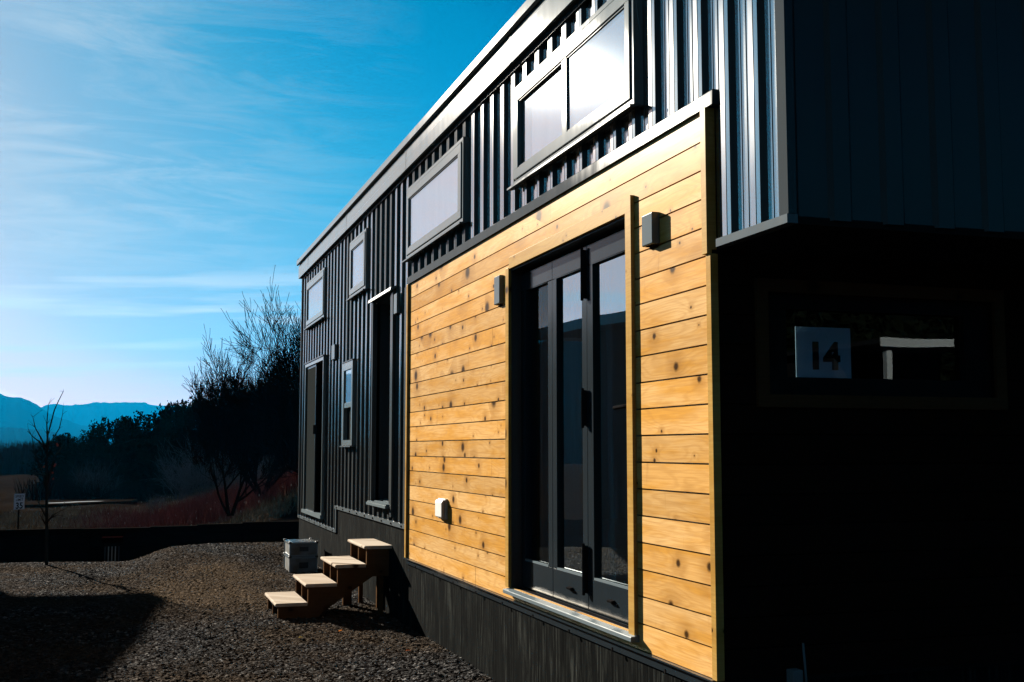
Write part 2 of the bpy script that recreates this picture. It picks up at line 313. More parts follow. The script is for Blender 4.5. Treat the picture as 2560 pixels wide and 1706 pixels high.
def make_gravel():
    m, t, p, o = mat('dark_gravel')
    c = nd(t, 'ShaderNodeTexCoord')
    warp = nd(t, 'ShaderNodeTexNoise', {'Vector': c.outputs['Object'], 'Scale': 30, 'Detail': 2})
    vv = nd(t, 'ShaderNodeMix', {0: 0.02, 4: c.outputs['Object'], 5: warp.outputs[1]}, data_type='VECTOR')
    vo = nd(t, 'ShaderNodeTexVoronoi', {'Vector': vv.outputs[1], 'Scale': 34}); vs = nd(t, 'ShaderNodeSeparateColor', {0: vo.outputs['Color']})
    vo2 = nd(t, 'ShaderNodeTexVoronoi', {'Vector': c.outputs['Object'], 'Scale': 90})
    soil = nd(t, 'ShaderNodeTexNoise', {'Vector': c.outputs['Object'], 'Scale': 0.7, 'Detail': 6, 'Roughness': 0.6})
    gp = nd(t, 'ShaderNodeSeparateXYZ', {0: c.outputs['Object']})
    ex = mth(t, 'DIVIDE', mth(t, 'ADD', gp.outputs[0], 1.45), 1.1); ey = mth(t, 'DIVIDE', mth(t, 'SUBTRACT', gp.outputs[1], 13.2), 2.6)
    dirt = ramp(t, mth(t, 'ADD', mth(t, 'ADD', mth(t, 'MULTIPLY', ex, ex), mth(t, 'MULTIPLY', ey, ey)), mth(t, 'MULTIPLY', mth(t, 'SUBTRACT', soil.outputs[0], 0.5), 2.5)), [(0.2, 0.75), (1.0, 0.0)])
    stone = mixc(t, ramp(t, vs.outputs[0], [(0.25, 0), (0.95, 1)]), (0.005, 0.005, 0.0055), (0.042, 0.042, 0.042))
    stone = mixc(t, ramp(t, vs.outputs[1], [(0.93, 0), (0.96, 1)]), stone, (0.11, 0.105, 0.10))
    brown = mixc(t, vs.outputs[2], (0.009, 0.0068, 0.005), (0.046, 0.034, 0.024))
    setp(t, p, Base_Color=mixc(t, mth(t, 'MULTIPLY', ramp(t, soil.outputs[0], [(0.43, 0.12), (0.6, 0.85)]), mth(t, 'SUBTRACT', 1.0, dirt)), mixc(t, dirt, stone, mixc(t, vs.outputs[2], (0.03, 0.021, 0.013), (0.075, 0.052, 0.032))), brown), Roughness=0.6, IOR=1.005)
    h = mth(t, 'ADD', mth(t, 'MULTIPLY', vo.outputs[0], -1.0), mth(t, 'MULTIPLY', vo2.outputs[0], -0.35))
    bump(t, p, h, 1.0, 0.035); return m
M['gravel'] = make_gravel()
M['earth'] = simple('dry_grassland', (0.010, 0.0072, 0.0054), 0.95, var=0.5, scale=0.35, bmp=0.5)
M['grass'] = simple('dry_pale_grass', (0.16, 0.125, 0.085), 0.8, var=0.5, scale=0.5)
M['redbrush'] = simple('red_willow_stems', (0.11, 0.038, 0.032), 0.7, var=0.5, scale=0.6)
M['seed'] = simple('pale_seed_heads', (0.25, 0.23, 0.19), 0.8)
M['thicket'] = simple('grey_bare_thicket', (0.04, 0.038, 0.04), 0.9, var=0.4, scale=0.3)
M['juniper'] = simple('juniper_foliage', (0.006, 0.009, 0.005), 0.85, var=0.6, scale=1.2)
M['bark'] = simple('dark_bark', (0.010, 0.008, 0.007), 0.85, var=0.4, scale=6)
M['greybark'] = simple('grey_twigs', (0.075, 0.075, 0.085), 0.8, var=0.4, scale=2)
M['youngbark'] = simple('young_bark', (0.03, 0.025, 0.02), 0.6, var=0.3, scale=20)
M['redleaf'] = simple('red_leaf', (0.5, 0.06, 0.03), 0.6)
M['hill'] = simple('forested_hillside', (0.004, 0.006, 0.005), 1.0, var=0.6, scale=0.02)
M['fence'] = simple('dark_timber', (0.010, 0.009, 0.008), 0.8, var=0.4, scale=4, stretch=(1, 1, 8))

# ------------------------------------------------------------------ terrain
def sst(x): x = np.clip(x, 0, 1); return x*x*(3-2*x)
def field(x, y):
    x = np.asarray(x, float); y = np.asarray(y, float)
    uu = x - 0.03*(y-60)
    f = -2.35 + 3.2*sst((uu+2)/12)*(1-sst((y-125)/120))
    f = f + 0.12*np.sin(x*0.5+y*0.13) + 0.08*np.sin(x*1.1-y*0.31)
    near = 1-sst((y-19)/14)          # behind the timber wall the land steps down
    f = f*(1-near) + (-1.1)*near
    k = sst((17.8-y)/1.0)            # the yard
    f = f*(1-k) + (-0.09)*k
    return f
def yard(x, y):
    xl = -2.78+0.09*(y-12.5)
    return 0.17*sst((x-xl)/0.7)*sst((y-12.5)/4.0)*(1-0.75*sst((x+1.1)/0.8)*(1-sst((y-14.8)/1.5))) + 0.012*np.sin(x*2.3+1)*np.sin(y*1.7) - 0.5*sst((y-16.75-0.18*np.sin(x*1.3)-0.6*sst((x+2.5)/1.5))/1.2)
def grid(xs, ys, fn, name, m, smooth=True):
    XX, YY = np.meshgrid(xs, ys); ZZ = fn(XX, YY); n, k = XX.shape
    v = np.stack([XX.ravel(), YY.ravel(), ZZ.ravel()], 1)
    i = np.arange(n*k).reshape(n, k); f = np.stack([i[:-1, :-1].ravel(), i[:-1, 1:].ravel(), i[1:, 1:].ravel(), i[1:, :-1].ravel()], 1)
    me = bpy.data.meshes.new(name); me.vertices.add(len(v)); me.vertices.foreach_set('co', v.ravel())
    me.loops.add(f.size); me.loops.foreach_set('vertex_index', f.ravel()); me.polygons.add(len(f))
    me.polygons.foreach_set('loop_start', np.arange(0, f.size, 4)); me.polygons.foreach_set('loop_total', np.full(len(f), 4))
    me.update(); me.validate(); me.materials.append(m)
    if smooth: me.polygons.foreach_set('use_smooth', np.ones(len(f), bool))
    o = bpy.data.objects.new(name, me); C.objects.link(o); return o
gx = np.concatenate([-np.geomspace(12800, 30, 32), np.arange(-29, 30, 0.9), np.geomspace(30, 12800, 32)])
gy = np.concatenate([-np.geomspace(3000, 22, 20), np.arange(-20, 160, 0.9), np.geomspace(161, 14400, 46)])
tag(grid(gx, gy, field, 'ground', M['earth']), kind='structure')
def stones(XX, YY):
    """jittered-cell domes: each stone a faceted lump of its own height and tilt"""
    s = 0.022; ci = np.floor(XX/s); cj = np.floor(YY/s); best = np.full(XX.shape, 9.0); H = np.zeros(XX.shape)
    def hsh(a, b, k): q = np.sin(a*127.1+b*311.7+k*74.7)*43758.5453; return q-np.floor(q)
    for di in (-1, 0, 1):
        for dj in (-1, 0, 1):
            a = ci+di; b = cj+dj; px = (a+hsh(a, b, 1))*s; py = (b+hsh(a, b, 2))*s
            dx = XX-px; dy = YY-py; an = hsh(a, b, 3)*3.14; e = 0.7+0.6*hsh(a, b, 4)
            d = np.sqrt(((dx*np.cos(an)+dy*np.sin(an))*e)**2+((-dx*np.sin(an)+dy*np.cos(an))/e)**2)/s
            h = (0.003+0.013*hsh(a, b, 5))*np.clip(1.25-1.6*d*d, 0, 1)+0.15*(hsh(a, b, 6)-0.5)*dx+0.3*(hsh(a, b, 7)-0.5)*dy
            m_ = d < best; H = np.where(m_, h, H); best = np.where(m_, d, best)
    return H
xs = np.arange(-4.6, 0.03, 0.0105); ys = np.concatenate([np.arange(7.0, 12.0, 0.012), np.arange(12.0, 18.2, 0.022)])
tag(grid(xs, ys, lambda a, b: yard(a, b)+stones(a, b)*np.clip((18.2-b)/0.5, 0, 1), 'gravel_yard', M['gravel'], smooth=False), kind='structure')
def rough_yard(a, b): return yard(a, b)-0.004
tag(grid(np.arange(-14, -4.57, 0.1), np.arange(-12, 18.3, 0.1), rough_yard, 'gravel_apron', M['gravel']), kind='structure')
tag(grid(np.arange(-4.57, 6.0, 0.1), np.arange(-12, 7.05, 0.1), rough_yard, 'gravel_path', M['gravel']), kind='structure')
# loose larger stones on top
st = MB()
for i in range(900):
    x = random.uniform(-3.2, -0.15); y = 7.3+10*random.random()**1.6; r = random.uniform(0.008, 0.02); z = float(yard(np.array(x), np.array(y)))+0.012
    k0 = len(st.v); ph = random.random()*6
    for (a, b, c) in ((1,0,0),(-1,0,0),(0,1,0),(0,-1,0),(0,0,1),(0,0,-1)):
        q = random.uniform(0.6, 1.2)*r; ca, sa = math.cos(ph), math.sin(ph)
        st.v.append((x+q*(a*ca-b*sa), y+q*(a*sa+b*ca), z+q*c*0.7))
    for f in ((0,2,4),(2,1,4),(1,3,4),(3,0,4),(2,0,5),(1,2,5),(3,1,5),(0,3,5)): st.f.append(tuple(k0+q for q in f))
tag(st.build('loose_stones', M['gravel']), 'larger loose grey stones scattered over the gravel yard', 'stones', kind='stuff')

# mountains: ridges with real depth, faded by the haze
def ridge(name, prof, D, depth, seed):
    """prof: (tangent of heading, elevation tangent) pairs seen from the yard"""
    tx = np.linspace(prof[0][0], prof[-1][0], 420); el_ = np.interp(tx, [p[0] for p in prof], [p[1] for p in prof])
    r2 = np.random.default_rng(seed)
    jag = np.zeros_like(tx)
    for fq, am in ((9, .0016), (23, .001), (61, .0005), (140, .0003)):
        jag += am*np.sin(tx*fq*6+r2.random()*6)*(0.5+0.5*np.sin(tx*fq*1.7))
    jag += 0.0004*r2.random(len(tx))
    rows = []
    for k, s_ in enumerate(np.linspace(-1, 1, 25)):
        dd = D+s_*depth; prof_h = (1-abs(s_))**0.9
        gull = 1+0.10*np.sin(tx*55+seed+3*s_)*(1-prof_h)+0.06*np.sin(tx*130+5*s_)*(1-prof_h)
        rows.append(np.stack([-2.3+tx*dd, np.full_like(tx, dd), -4+((el_+jag)*D*1.04+5.5)*prof_h*gull], 1))
    V = np.concatenate(rows); n, k = 25, len(tx)
    i = np.arange(n*k).reshape(n, k); f = np.stack([i[:-1, :-1].ravel(), i[:-1, 1:].ravel(), i[1:, 1:].ravel(), i[1:, :-1].ravel()], 1)
    me = bpy.data.meshes.new(name); me.from_pydata(V.tolist(), [], f.tolist()); me.materials.append(M['hill'])
    for p in me.polygons: p.use_smooth = True
    o = bpy.data.objects.new(name, me); C.objects.link(o); tag(o, kind='structure')
ridge('mountain', [(-1.2, .14), (-.7, .135), (-.5, .128), (-.42, .118), (-.36, .100), (-.3, .088), (-.2, .066), (-.14, .056), (-.0964, .0405), (-.085, .0385), (-.075, .0345), (-.062, .026), (-.045, .0195), (-.02, .0130), (.02, .006), (.05, .0), (.08, -.001)], 8000, 2100, 1)
ridge('mountain', [(-.12, .018), (-.085, .0255), (-.075, .030), (-.065, .034), (-.055, .0340), (-.043, .0335), (-.03, .0358), (0.0, .0350), (.03, .0338), (.10, .033), (.2, .036), (.4, .04)], 11000, 2300, 2)
ridge('hill', [(-.14, .019), (-.0964, .0150), (-.07, .0145), (-.04, .0085), (-.02, .006), (.03, .004), (.06, .003)], 5000, 900, 3)
ridge('hill', [(-.13, .0045), (-.0964, .0050), (-.06, .003), (-.03, .0035), (.03, .001), (.1, .0)], 3200, 450, 5)

ridge('hillside', [(-1.6, .10), (-.9, .13), (-.62, .118), (-.50, .122), (-.42, .112), (-.36, .098), (-.30, .075), (-.24, .045), (-.18, .012), (-.14, -.01)], 420, 150, 8)
# a strip of ice on the pond in the field
pd = MB(); pts = [(-7.6, 84.3), (-6.6, 84.5), (-5.6, 85.6), (-4.3, 86.2), (-4.0, 86.7), (-4.8, 86.9), (-5.8, 86.5), (-6.6, 85.6), (-7.5, 85.0)]
pd.poly([(x, y, -2.12) for x, y in pts])
mi, ti, pi_, oi = mat('pond_ice'); setp(ti, pi_, Base_Color=(0.06, 0.075, 0.085), Roughness=0.8, IOR=1.05)
tag(pd.build('pond', mi), kind='structure')
pb = MB(); pb.prism([(-9.4, 82.5), (-5.8, 83.2), (-4.2, 85), (-2.2, 86.6), (-1.8, 89.4), (-4, 90), (-9, 89)], 2, -2.9, -2.13); tag(pb.build('pond_bank', M['earth']), kind='structure')

# ------------------------------------------------------------------ the tiny house
HO = (0.0, 10.0, 0.0)
house = thing('tiny_house', HO, 'long black metal tiny house with a honey cedar section, dark skirt and overhanging near end', 'tiny house')
YN, YG, YE, YF = 3.735, 3.735, 4.35, 16.95
P_, HR = 0.2365, 0.022
openings = [  # y0, y1, z0, z1 in the siding
    (5.08, 6.97, 3.215, 3.845), (8.19, 10.03, 3.215, 3.845), (11.98, 12.90, 3.215, 3.845), (14.78, 16.27, 3.215, 3.845),
    (14.70, 16.25, 0.66, 2.69), (12.63, 13.22, 1.57, 2.49), (10.73, 11.58, 0.98, 3.03)]
def base_z(y):
    if y < 4.35: return 2.40
    if y < 10.05: return 3.03
    if y < 13.74: return 0.86
    return 0.583
br = []                                   # profile breakpoints (y, x)
y = 3.80
PROF = []
while y < YF-0.02:
    for dy, x in ((0.0, 0.026), (0.036, 0.026), (0.041, 0.0235), (0.050, 0.0235), (0.055, 0.026), (0.082, 0.026), (0.087, 0.0235), (0.096, 0.0235), (0.101, 0.026), (0.128, 0.026), (0.145, 0.0), (0.172, -0.001), (0.176, 0.0005), (0.180, -0.001), (0.218, 0.0), (0.2365, 0.026)):
        PROF.append((y+dy, x))
    y += P_
PY = [p[0] for p in PROF]; PX = [p[1] for p in PROF]
cuts = sorted(set([round(v_, 4) for v_ in PY+[o_[0] for o_ in openings]+[o_[1] for o_ in openings]+[4.35, 10.05, 13.74, 3.80, YF] if 3.80 <= v_ <= YF]))
sd_ = MB()
for a, b in zip(cuts[:-1], cuts[1:]):
    if b-a < 2e-4: continue
    m_ = (a+b)/2; xa, xb = np.interp([a+1e-6, b-1e-6], PY, PX)
    ivs = [(base_z(m_), 4.02)]
    for (y0, y1, z0, z1) in openings:
        if y0 < m_ < y1:
            ivs = [q for (p0, p1) in ivs for q in ((p0, min(p1, z0)), (max(p0, z1), p1)) if q[1]-q[0] > 1e-3]
    for z0, z1 in ivs: sd_.quad((xa, a, z0), (xb, b, z0), (xb, b, z1), (xa, a, z1))
siding = sd_.build('metal_siding', M['siding'], house)
# house carcass: sheathing behind the siding, floor, far end, back, ceiling (one closed dark shell with the openings left free)
ca = MB()
def wallrect(mb, x0, x1, y0, y1, z0, z1, ops):
    ys_ = sorted(set([y0, y1]+[q for o_ in ops for q in o_[:2] if y0 < q < y1]))
    for a, b in zip(ys_[:-1], ys_[1:]):
        iv = [(z0, z1)]
        for (p0, p1, q0, q1) in ops:
            if p0 < (a+b)/2 < p1: iv = [s for (u0, u1) in iv for s in ((u0, min(u1, q0)), (max(u0, q1), u1)) if s[1]-s[0] > 1e-3]
        for u0, u1 in iv: mb.box(x0, x1, a, b, u0, u1)
main_op = (5.205, 7.095, 0.655, 2.69)
allops = openings+[main_op]
wallrect(ca, 0.030, 0.06, 4.40, YF-0.02, 0.60, 4.02, allops)
wallrect(ca, 0.030, 0.06, 3.78, 4.40, 2.42, 4.02, [])
ca.box(2.56, 2.60, 3.78, YF-0.02, 0.6, 4.02); ca.box(0.06, 2.56, 4.42, YF-0.02, 0.56, 0.60)
ca.box(0.06, 2.56, 3.78, YF-0.02, 3.98, 4.02); ca.box(0.03, 2.60, YF-0.02, YF, 0.56, 4.02)
ca.box(0.06, 2.56, 12.0, 12.04, 0.6, 3.98)
ca.build('inner_wall', M['inside'], house)
# roof and fascia
rf = MB(); rf.box(-0.055, 2.75, 3.66, YF+0.14, 4.235, 4.27); rf.build('roof', M['roofing'], house)
fa = MB(); fa.box(-0.045, -0.028, 3.67, YF+0.12, 4.02, 4.215); fa.box(-0.045, 2.70, YF+0.10, YF+0.12, 4.02, 4.21); fa.box(-0.045, 2.70, 3.67, 3.69, 4.02, 4.21)
fa.build('fascia', M['fascia'], house, bevel=0.002)
dr = MB(); dr.prism([(-0.075, 4.222), (-0.055, 4.212), (-0.055, 4.285), (-0.075, 4.283)], 1, 3.66, YF+0.14); dr.build('drip_edge', M['fascia'], house)
sf = MB(); sf.box(-0.028, 0.03, 3.68, YF+0.1, 4.018, 4.03); sf.box(-0.012, -0.002, 3.74, YF, 3.985, 4.018); sf.build('soffit', M['siding'], house)
each('fascia_joint', M['fascia'], house, [(-0.0475, -0.045, yy, yy+0.04, 4.022, 4.214) for yy in np.arange(3.9, YF, 3.05)])
for yy in np.arange(4.0, YF+0.1, 0.2365): MB().tube([(-0.05, yy, 4.283), (-0.05, yy, 4.295)], 0.008, 6).build('roof_screw', M['inside'], house)
MB().box(-0.06, 0.0, YF+0.08, YF+0.14, 4.27, 4.315).build('roof_end_cap', M['inside'], house)
# corner and base trims of the siding
each('corner_trim', M['siding'], house, [(-0.012, 0.03, YF-0.03, YF+0.01, 0.583, 4.0), (-0.010, 0.03, 10.052, 10.165, 0.87, 2.975), (-0.006, 0.03, 3.735, 3.80, 2.405, 4.02)])
bt = MB(); bt.box(-0.014, 0.028, 13.75, YF+0.015, 0.548, 0.583); bt.box(-0.014, 0.028, 10.056, 13.80, 0.825, 0.862); bt.box(-0.012, 0.028, 13.70, 13.75, 0.55, 0.83)
bt.build('base_trim', M['paletrim'], house)
for yy in np.arange(13.9, YF, 0.48): MB().tube([(-0.014, yy, 0.565), (-0.022, yy, 0.565)], 0.009, 6).build('trim_screw', M['inside'], house)
for yy in np.arange(10.2, 13.7, 0.43): MB().tube([(-0.014, yy, 0.843), (-0.022, yy, 0.843)], 0.009, 6).build('trim_screw', M['inside'], house)
for yy in np.arange(4.8, 9.9, 0.6): MB().tube([(-0.024, yy, 0.545), (-0.030, yy, 0.545)], 0.009, 6).build('trim_screw', M['inside'], house)
gt = MB(); gt.box(-0.016, 0.03, 3.728, 4.285, 2.368, 2.402); gt.build('overhang_trim', M['paletrim'], house)
# overhanging end: soffit and end face (near end, in shade)
ge = MB(); ge.box(0.03, 2.60, 3.75, 4.36, 2.37, 2.40); ge.build('overhang_soffit', M['inside'], house)
gs = MB(); x = 0.05
while x < 2.6:
    for a, b, ya, yb in ((0, .128, 0.018, 0.018), (.128, .145, .018, 0), (.145, .218, 0, 0), (.218, .2365, 0, .018)):
        gs.quad((x+a, 3.737+ya, 2.39), (x+b, 3.737+yb, 2.39), (x+b, 3.737+yb, 4.02), (x+a, 3.737+ya, 4.02))
    x += P_
gs.box(0.0, 2.6, 3.76, 3.79, 2.39, 4.02)
gs.build('end_siding', M['siding'], house)
# end wall under the overhang, with its window
ew = MB(); WX0, WX1, WZ0, WZ1 = 0.255, 1.43, 1.76, 2.20
nb = 15
for i in range(nb):
    z0 = 0.583+i*0.1263; z1 = z0+0.1203
    if z0 > 2.36: break
    z1 = min(z1, 2.37)
    if z1 < WZ0 or z0 > WZ1: ew.box(0.0, 2.6, 4.352, 4.372, z0, z1)
    else:
        ew.box(0.0, WX0, 4.352, 4.372, z0, z1); ew.box(WX1, 2.6, 4.352, 4.372, z0, z1)
        if z1 > WZ1: ew.box(WX0, WX1, 4.352, 4.372, WZ1, z1)
        if z0 < WZ0: ew.box(WX0, WX1, 4.352, 4.372, z0, WZ0)
ew.build('end_wall', M['shadewood'], house)
eb = MB()
eb.box(0.0, WX0, 4.372, 4.40, 0.56, 2.37); eb.box(WX1, 2.6, 4.372, 4.40, 0.56, 2.37); eb.box(WX0, WX1, 4.372, 4.40, WZ1, 2.37); eb.box(WX0, WX1, 4.372, 4.40, 0.56, WZ0)
eb.build('end_sheathing', M['inside'], house)
win = MB(); t0 = 0.055
for b in ((WX0-t0, WX1+t0, WZ1, WZ1+t0), (WX0-t0, WX1+t0, WZ0-t0, WZ0), (WX0-t0, WX0, WZ0, WZ1), (WX1, WX1+t0, WZ0, WZ1)): win.box(b[0], b[1], 4.332, 4.352, b[2], b[3])
ewn = win.build('window', M['shadetrim'], house); tag(ewn, 'shaded end window trimmed in brown wood, number sheet behind its glass')
f_ = MB(); GX0, GX1, GZ0, GZ1 = 0.372, 1.30, 1.838, 2.135
for b in ((WX0, WX1, GZ1, WZ1), (WX0, WX1, WZ0, GZ0), (WX0, GX0, GZ0, GZ1), (GX1, WX1, GZ0, GZ1)): f_.box(b[0], b[1], 4.385, 4.43, b[2], b[3])
f_.build('frame', M['inside'], ewn)
g_ = MB(); g_.quad((GX0, 4.42, GZ0), (GX1, 4.42, GZ0), (GX1, 4.42, GZ1), (GX0, 4.42, GZ1)); g_.build('pane', M['clearglass'], ewn)
mp_, tp, pp, op = mat('number_sheet'); setp(tp, pp, Base_Color=(0.30, 0.34, 0.38), Roughness=0.8)
s_ = MB(); s_.box(0.442, 0.722, 4.426, 4.4275, 1.838, 2.064); s_.build('number_sheet', mp_, ewn)
def text_mesh(name, body, size, m, parent, fn, bold=0.0):
    cu = bpy.data.curves.new(name, 'FONT'); cu.body = body; cu.size = size; cu.align_x = 'CENTER'; cu.offset = bold; cu.extrude = 0.0006; cu.space_character = 1.05
    o = bpy.data.objects.new(name, cu); C.objects.link(o); dg = bpy.context.evaluated_depsgraph_get()
    me = bpy.data.meshes.new_from_object(o.evaluated_get(dg)); bpy.data.objects.remove(o, do_unlink=True)
    mb = MB(); mb.v = [fn(v_.co) for v_ in me.vertices]; mb.f = [tuple(p.vertices) for p in me.polygons]
    return mb.build(name, m, parent)
M['ink'] = simple('black_ink', (0.008, 0.009, 0.01), 0.6)
text_mesh('digits', '14', 0.158, M['ink'], ewn, lambda c: (0.582+c.x, 4.4245-c.z, 1.884+c.y), 0.008)
# small electrical inlet with a cable below the end window
eo = MB(); eo.box(0.315, 0.365, 4.30, 4.352, 0.47, 0.615); eo.build('power_inlet', M['galv'], house, bevel=0.004)
ec = MB(); ec.tube([(0.385, 4.33, 0.72), (0.388, 4.32, 0.6), (0.392, 4.31, 0.4), (0.40, 4.30, 0.1), (0.42, 4.2, 0.012)], 0.005, 6); ec.build('power_cable', M['galv'], house)
# skirt
sk = MB(); ycur = 4.36
while ycur < YF:
    wd = 0.14; y1 = min(ycur+wd-0.003, YF); top = 0.54 if ycur < 10.0 else (0.83 if ycur < 13.72 else 0.55)
    sk.box(0.006, 0.03, ycur, y1, -0.12, top); ycur += wd
x = 0.03
while x < 2.58: sk.box(x, x+0.137, 4.40, 4.425, -0.12, 0.56); sk.box(x, x+0.137, YF-0.024, YF, -0.12, 0.56); x += 0.14
sk.box(2.57, 2.60, 4.36, YF, -0.12, 0.56)
sk.build('skirt', M['skirt'], house)
st_ = MB(); st_.prism([(-0.006, 0.532), (0.006, 0.532), (0.006, 0.583), (-0.024, 0.583), (-0.024, 0.576), (-0.008, 0.572)], 1, 4.36, 10.04)
st_.build('skirt_flashing', M['doorframe'], house)
# cedar section
wb = MB(); joints = {0: [7.9], 1: [6.2], 3: [8.6], 6: [8.2], 9: [9.0], 12: [8.1], 13: [7.5, 9.5], 16: [6.9], 18: [6.35]}
NB = 19; y0w, y1w = 4.385, 10.0
for i in range(NB):
    z0 = 0.585+i*0.1263; z1 = z0+0.1188
    if i == NB-1: z1 = 2.985
    segs = [(y0w, y1w)]
    if z1 > main_op[2] and z0 < main_op[3]: segs = [(y0w, main_op[0]), (main_op[1], y1w)]
    js = joints.get(i, [])
    for (a, b) in segs:
        cu_ = [a]+[j for j in js if a+0.1 < j < b-0.1]+[b]
        for p0, p1 in zip(cu_[:-1], cu_[1:]):
            q0 = p0+(0.0012 if p0 != a else 0)
            zz0 = z0; zz1 = z1
            off = random.uniform(-0.0008, 0.0008)
            if segs[0][1] == main_op[0] or True:
                wb.box(off, 0.018, q0, p1, zz0, zz1)
    if z0 < main_op[2] < z1: wb.box(0.0, 0.018, main_op[0], main_op[1], z0, main_op[2]-0.002)
    if z0 < main_op[3] < z1: wb.box(0.0, 0.018, main_op[0], main_op[1], main_op[3], z1)
wk = MB()
for (a, b, c_, d) in ((y0w, main_op[0], 0.585, 2.985), (main_op[1], y1w, 0.585, 2.985), (main_op[0], main_op[1], 2.70, 2.985)): wk.box(0.0195, 0.029, a, b, c_, d)
wb.build('cedar_siding', M['wood'], house); wk.build('board_backing', M['black'], house)
each('corner_board', M['trimwood'], house, [(-0.020, 0.028, 10.0, 10.05, 0.583, 2.985), (-0.022, 0.024, 4.352, 4.40, 2.352, 2.985), (-0.012, 0.024, 4.342, 4.3855, 0.583, 2.351)], 0.002)
fl = MB(); fl.prism([(-0.016, 2.985), (0.02, 2.985), (0.02, 3.05), (-0.010, 3.05), (-0.014, 3.045)], 1, 4.30, 10.06); fl.build('upper_flashing', M['flashing'], house)
# upper windows
def upper_window(y0, y1, glass, kind, lbl):
    f = MB(); z0, z1 = 3.205, 3.85; gy0, gy1, gz0, gz1 = glass; X0, X1 = -0.034, 0.055; GX = -0.020
    def ring(xa, a0, a1, b0, b1, q):
        f.box(xa, X1, a0, a1, b1-q, b1); f.box(xa, X1, a0, a1, b0, b0+q); f.box(xa, X1, a0, a0+q, b0+q, b1-q); f.box(xa, X1, a1-q, a1, b0+q, b1-q)
    ring(-0.026, y0, y1, z0, z1, 0.030)
    ring(-0.014, y0+.030, y1-.030, z0+.030, z1-.030, 0.007)
    A0, A1, B0, B1 = y0+.037, y1-.037, z0+.037, z1-.037
    f.box(X0, X1, A0, A1, gz1, B1); f.box(X0, X1, A0, A1, B0, gz0); f.box(X0, X1, gy1, A1, gz0, gz1); f.box(X0, X1, A0, gy0, gz0, gz1)
    # narrow stop bead round the glass
    w_ = f.build('window', M['frame'], house, bevel=0.004); tag(w_, lbl)
    b = MB(); e = 0.010
    b.box(-0.027, -0.012, gy0, gy1, gz1-e, gz1); b.box(-0.027, -0.012, gy0, gy1, gz0, gz0+e); b.box(-0.027, -0.012, gy0, gy0+e, gz0+e, gz1-e); b.box(-0.027, -0.012, gy1-e, gy1, gz0+e, gz1-e)
    b.build('bead', M['frame'], w_)
    s = MB(); s.prism([(-0.058, 3.186), (-0.034, 3.186), (0.0, 3.196), (0.0, 3.205), (-0.058, 3.198)], 1, y0-0.02, y1+0.02); s.build('sill', M['paletrim'], w_)
    if kind == 'slider':
        ym0, ym1 = 5.99, 6.07
        m_ = MB(); m_.box(-0.03, 0.05, ym0, ym1, gz0, gz1); m_.build('mullion', M['frame'], w_, bevel=0.003)
        p = MB(); p.quad((GX, gy0, gz0), (GX, ym0, gz0), (GX, ym0, gz1), (GX, gy0, gz1)); p.build('pane', M['paneglass'], w_)
        sh = MB(); k = 0.085
        sh.box(-0.006, -0.002, ym1, gy1, gz1-k*.6, gz1); sh.box(-0.006, -0.002, gy1-0.17, gy1, gz0, gz1-k*.6); sh.build('screen_border', M['screen'], w_)
        p = MB(); p.quad((-.008, ym1, gz0), (-.008, gy1, gz0), (-.008, gy1, gz1), (-.008, ym1, gz1)); p.build('pane', M['paneglass'], w_)
    else:
        p = MB(); p.quad((GX, gy0, gz0), (GX, gy1, gz0), (GX, gy1, gz1), (GX, gy0, gz1)); p.build('pane', M['paneglass'], w_)
    bl = MB(); zc = gz1
    n_ = 14; 
    if kind == 'slider': bl.box(-0.010, -0.006, gy0, ym0, gz0, gz1); bl.box(0.0, 0.004, ym1, gy1, gz0, gz1)
    else: bl.box(-0.010, -0.006, gy0, gy1, gz0, gz1)
    bl.build('blind', M['blind'], w_)
upper_window(5.075, 6.985, (5.17, 6.86, 3.305, 3.745), 'slider', 'wide two part window nearest the overhang, its far sash set back')
upper_window(8.17, 10.045, (8.295, 9.945, 3.30, 3.745), 'fixed', 'wide single pane window over the far end of the cedar')
upper_window(11.955, 12.92, (12.07, 12.80, 3.30, 3.745), 'fixed', 'small upper window left of the dark doorway')
upper_window(14.75, 16.33, (14.85, 16.24, 3.30, 3.745), 'fixed', 'upper window nearest the far corner')
# tall narrow double hung window
f = MB(); y0, y1 = 12.60, 13.25; gy0, gy1 = 12.68, 13.15
f.box(-0.034, 0.055, y0, y1, 2.41, 2.50); f.box(-0.034, 0.055, y0, y1, 1.565, 1.625); f.box(-0.034, 0.055, gy1, y1, 1.625, 2.41); f.box(-0.034, 0.055, y0, gy0, 1.625, 2.41)
f.box(-0.028, 0.04, gy0, gy1, 1.985, 2.045)
hw = f.build('window', M['frame'], house, bevel=0.004); tag(hw, 'tall narrow double hung window, upper sash pale and lower sash grey')
f = MB(); f.prism([(-0.055, 1.548), (0.0, 1.553), (0.0, 1.565), (-0.055, 1.560)], 1, y0-.01, y1+.01); f.build('sill', M['paletrim'], hw)
f = MB(); f.box(-0.04, 0.0, y0-.01, y1+.01, 2.50, 2.512); f.build('head_flashing', M['siding'], hw)
f = MB(); f.quad((-.02, gy0, 2.045), (-.02, gy1, 2.045), (-.02, gy1, 2.41), (-.02, gy0, 2.41)); f.build('pane', M['paneglass'], hw)
f = MB(); f.box(0.012, 0.014, gy0, gy1, 1.625, 1.985); f.build('screen', M['screen'], hw)
f = MB(); f.box(-0.012, -0.008, gy0, gy1, 2.045, 2.41); f.build('blind', M['blind'], hw)
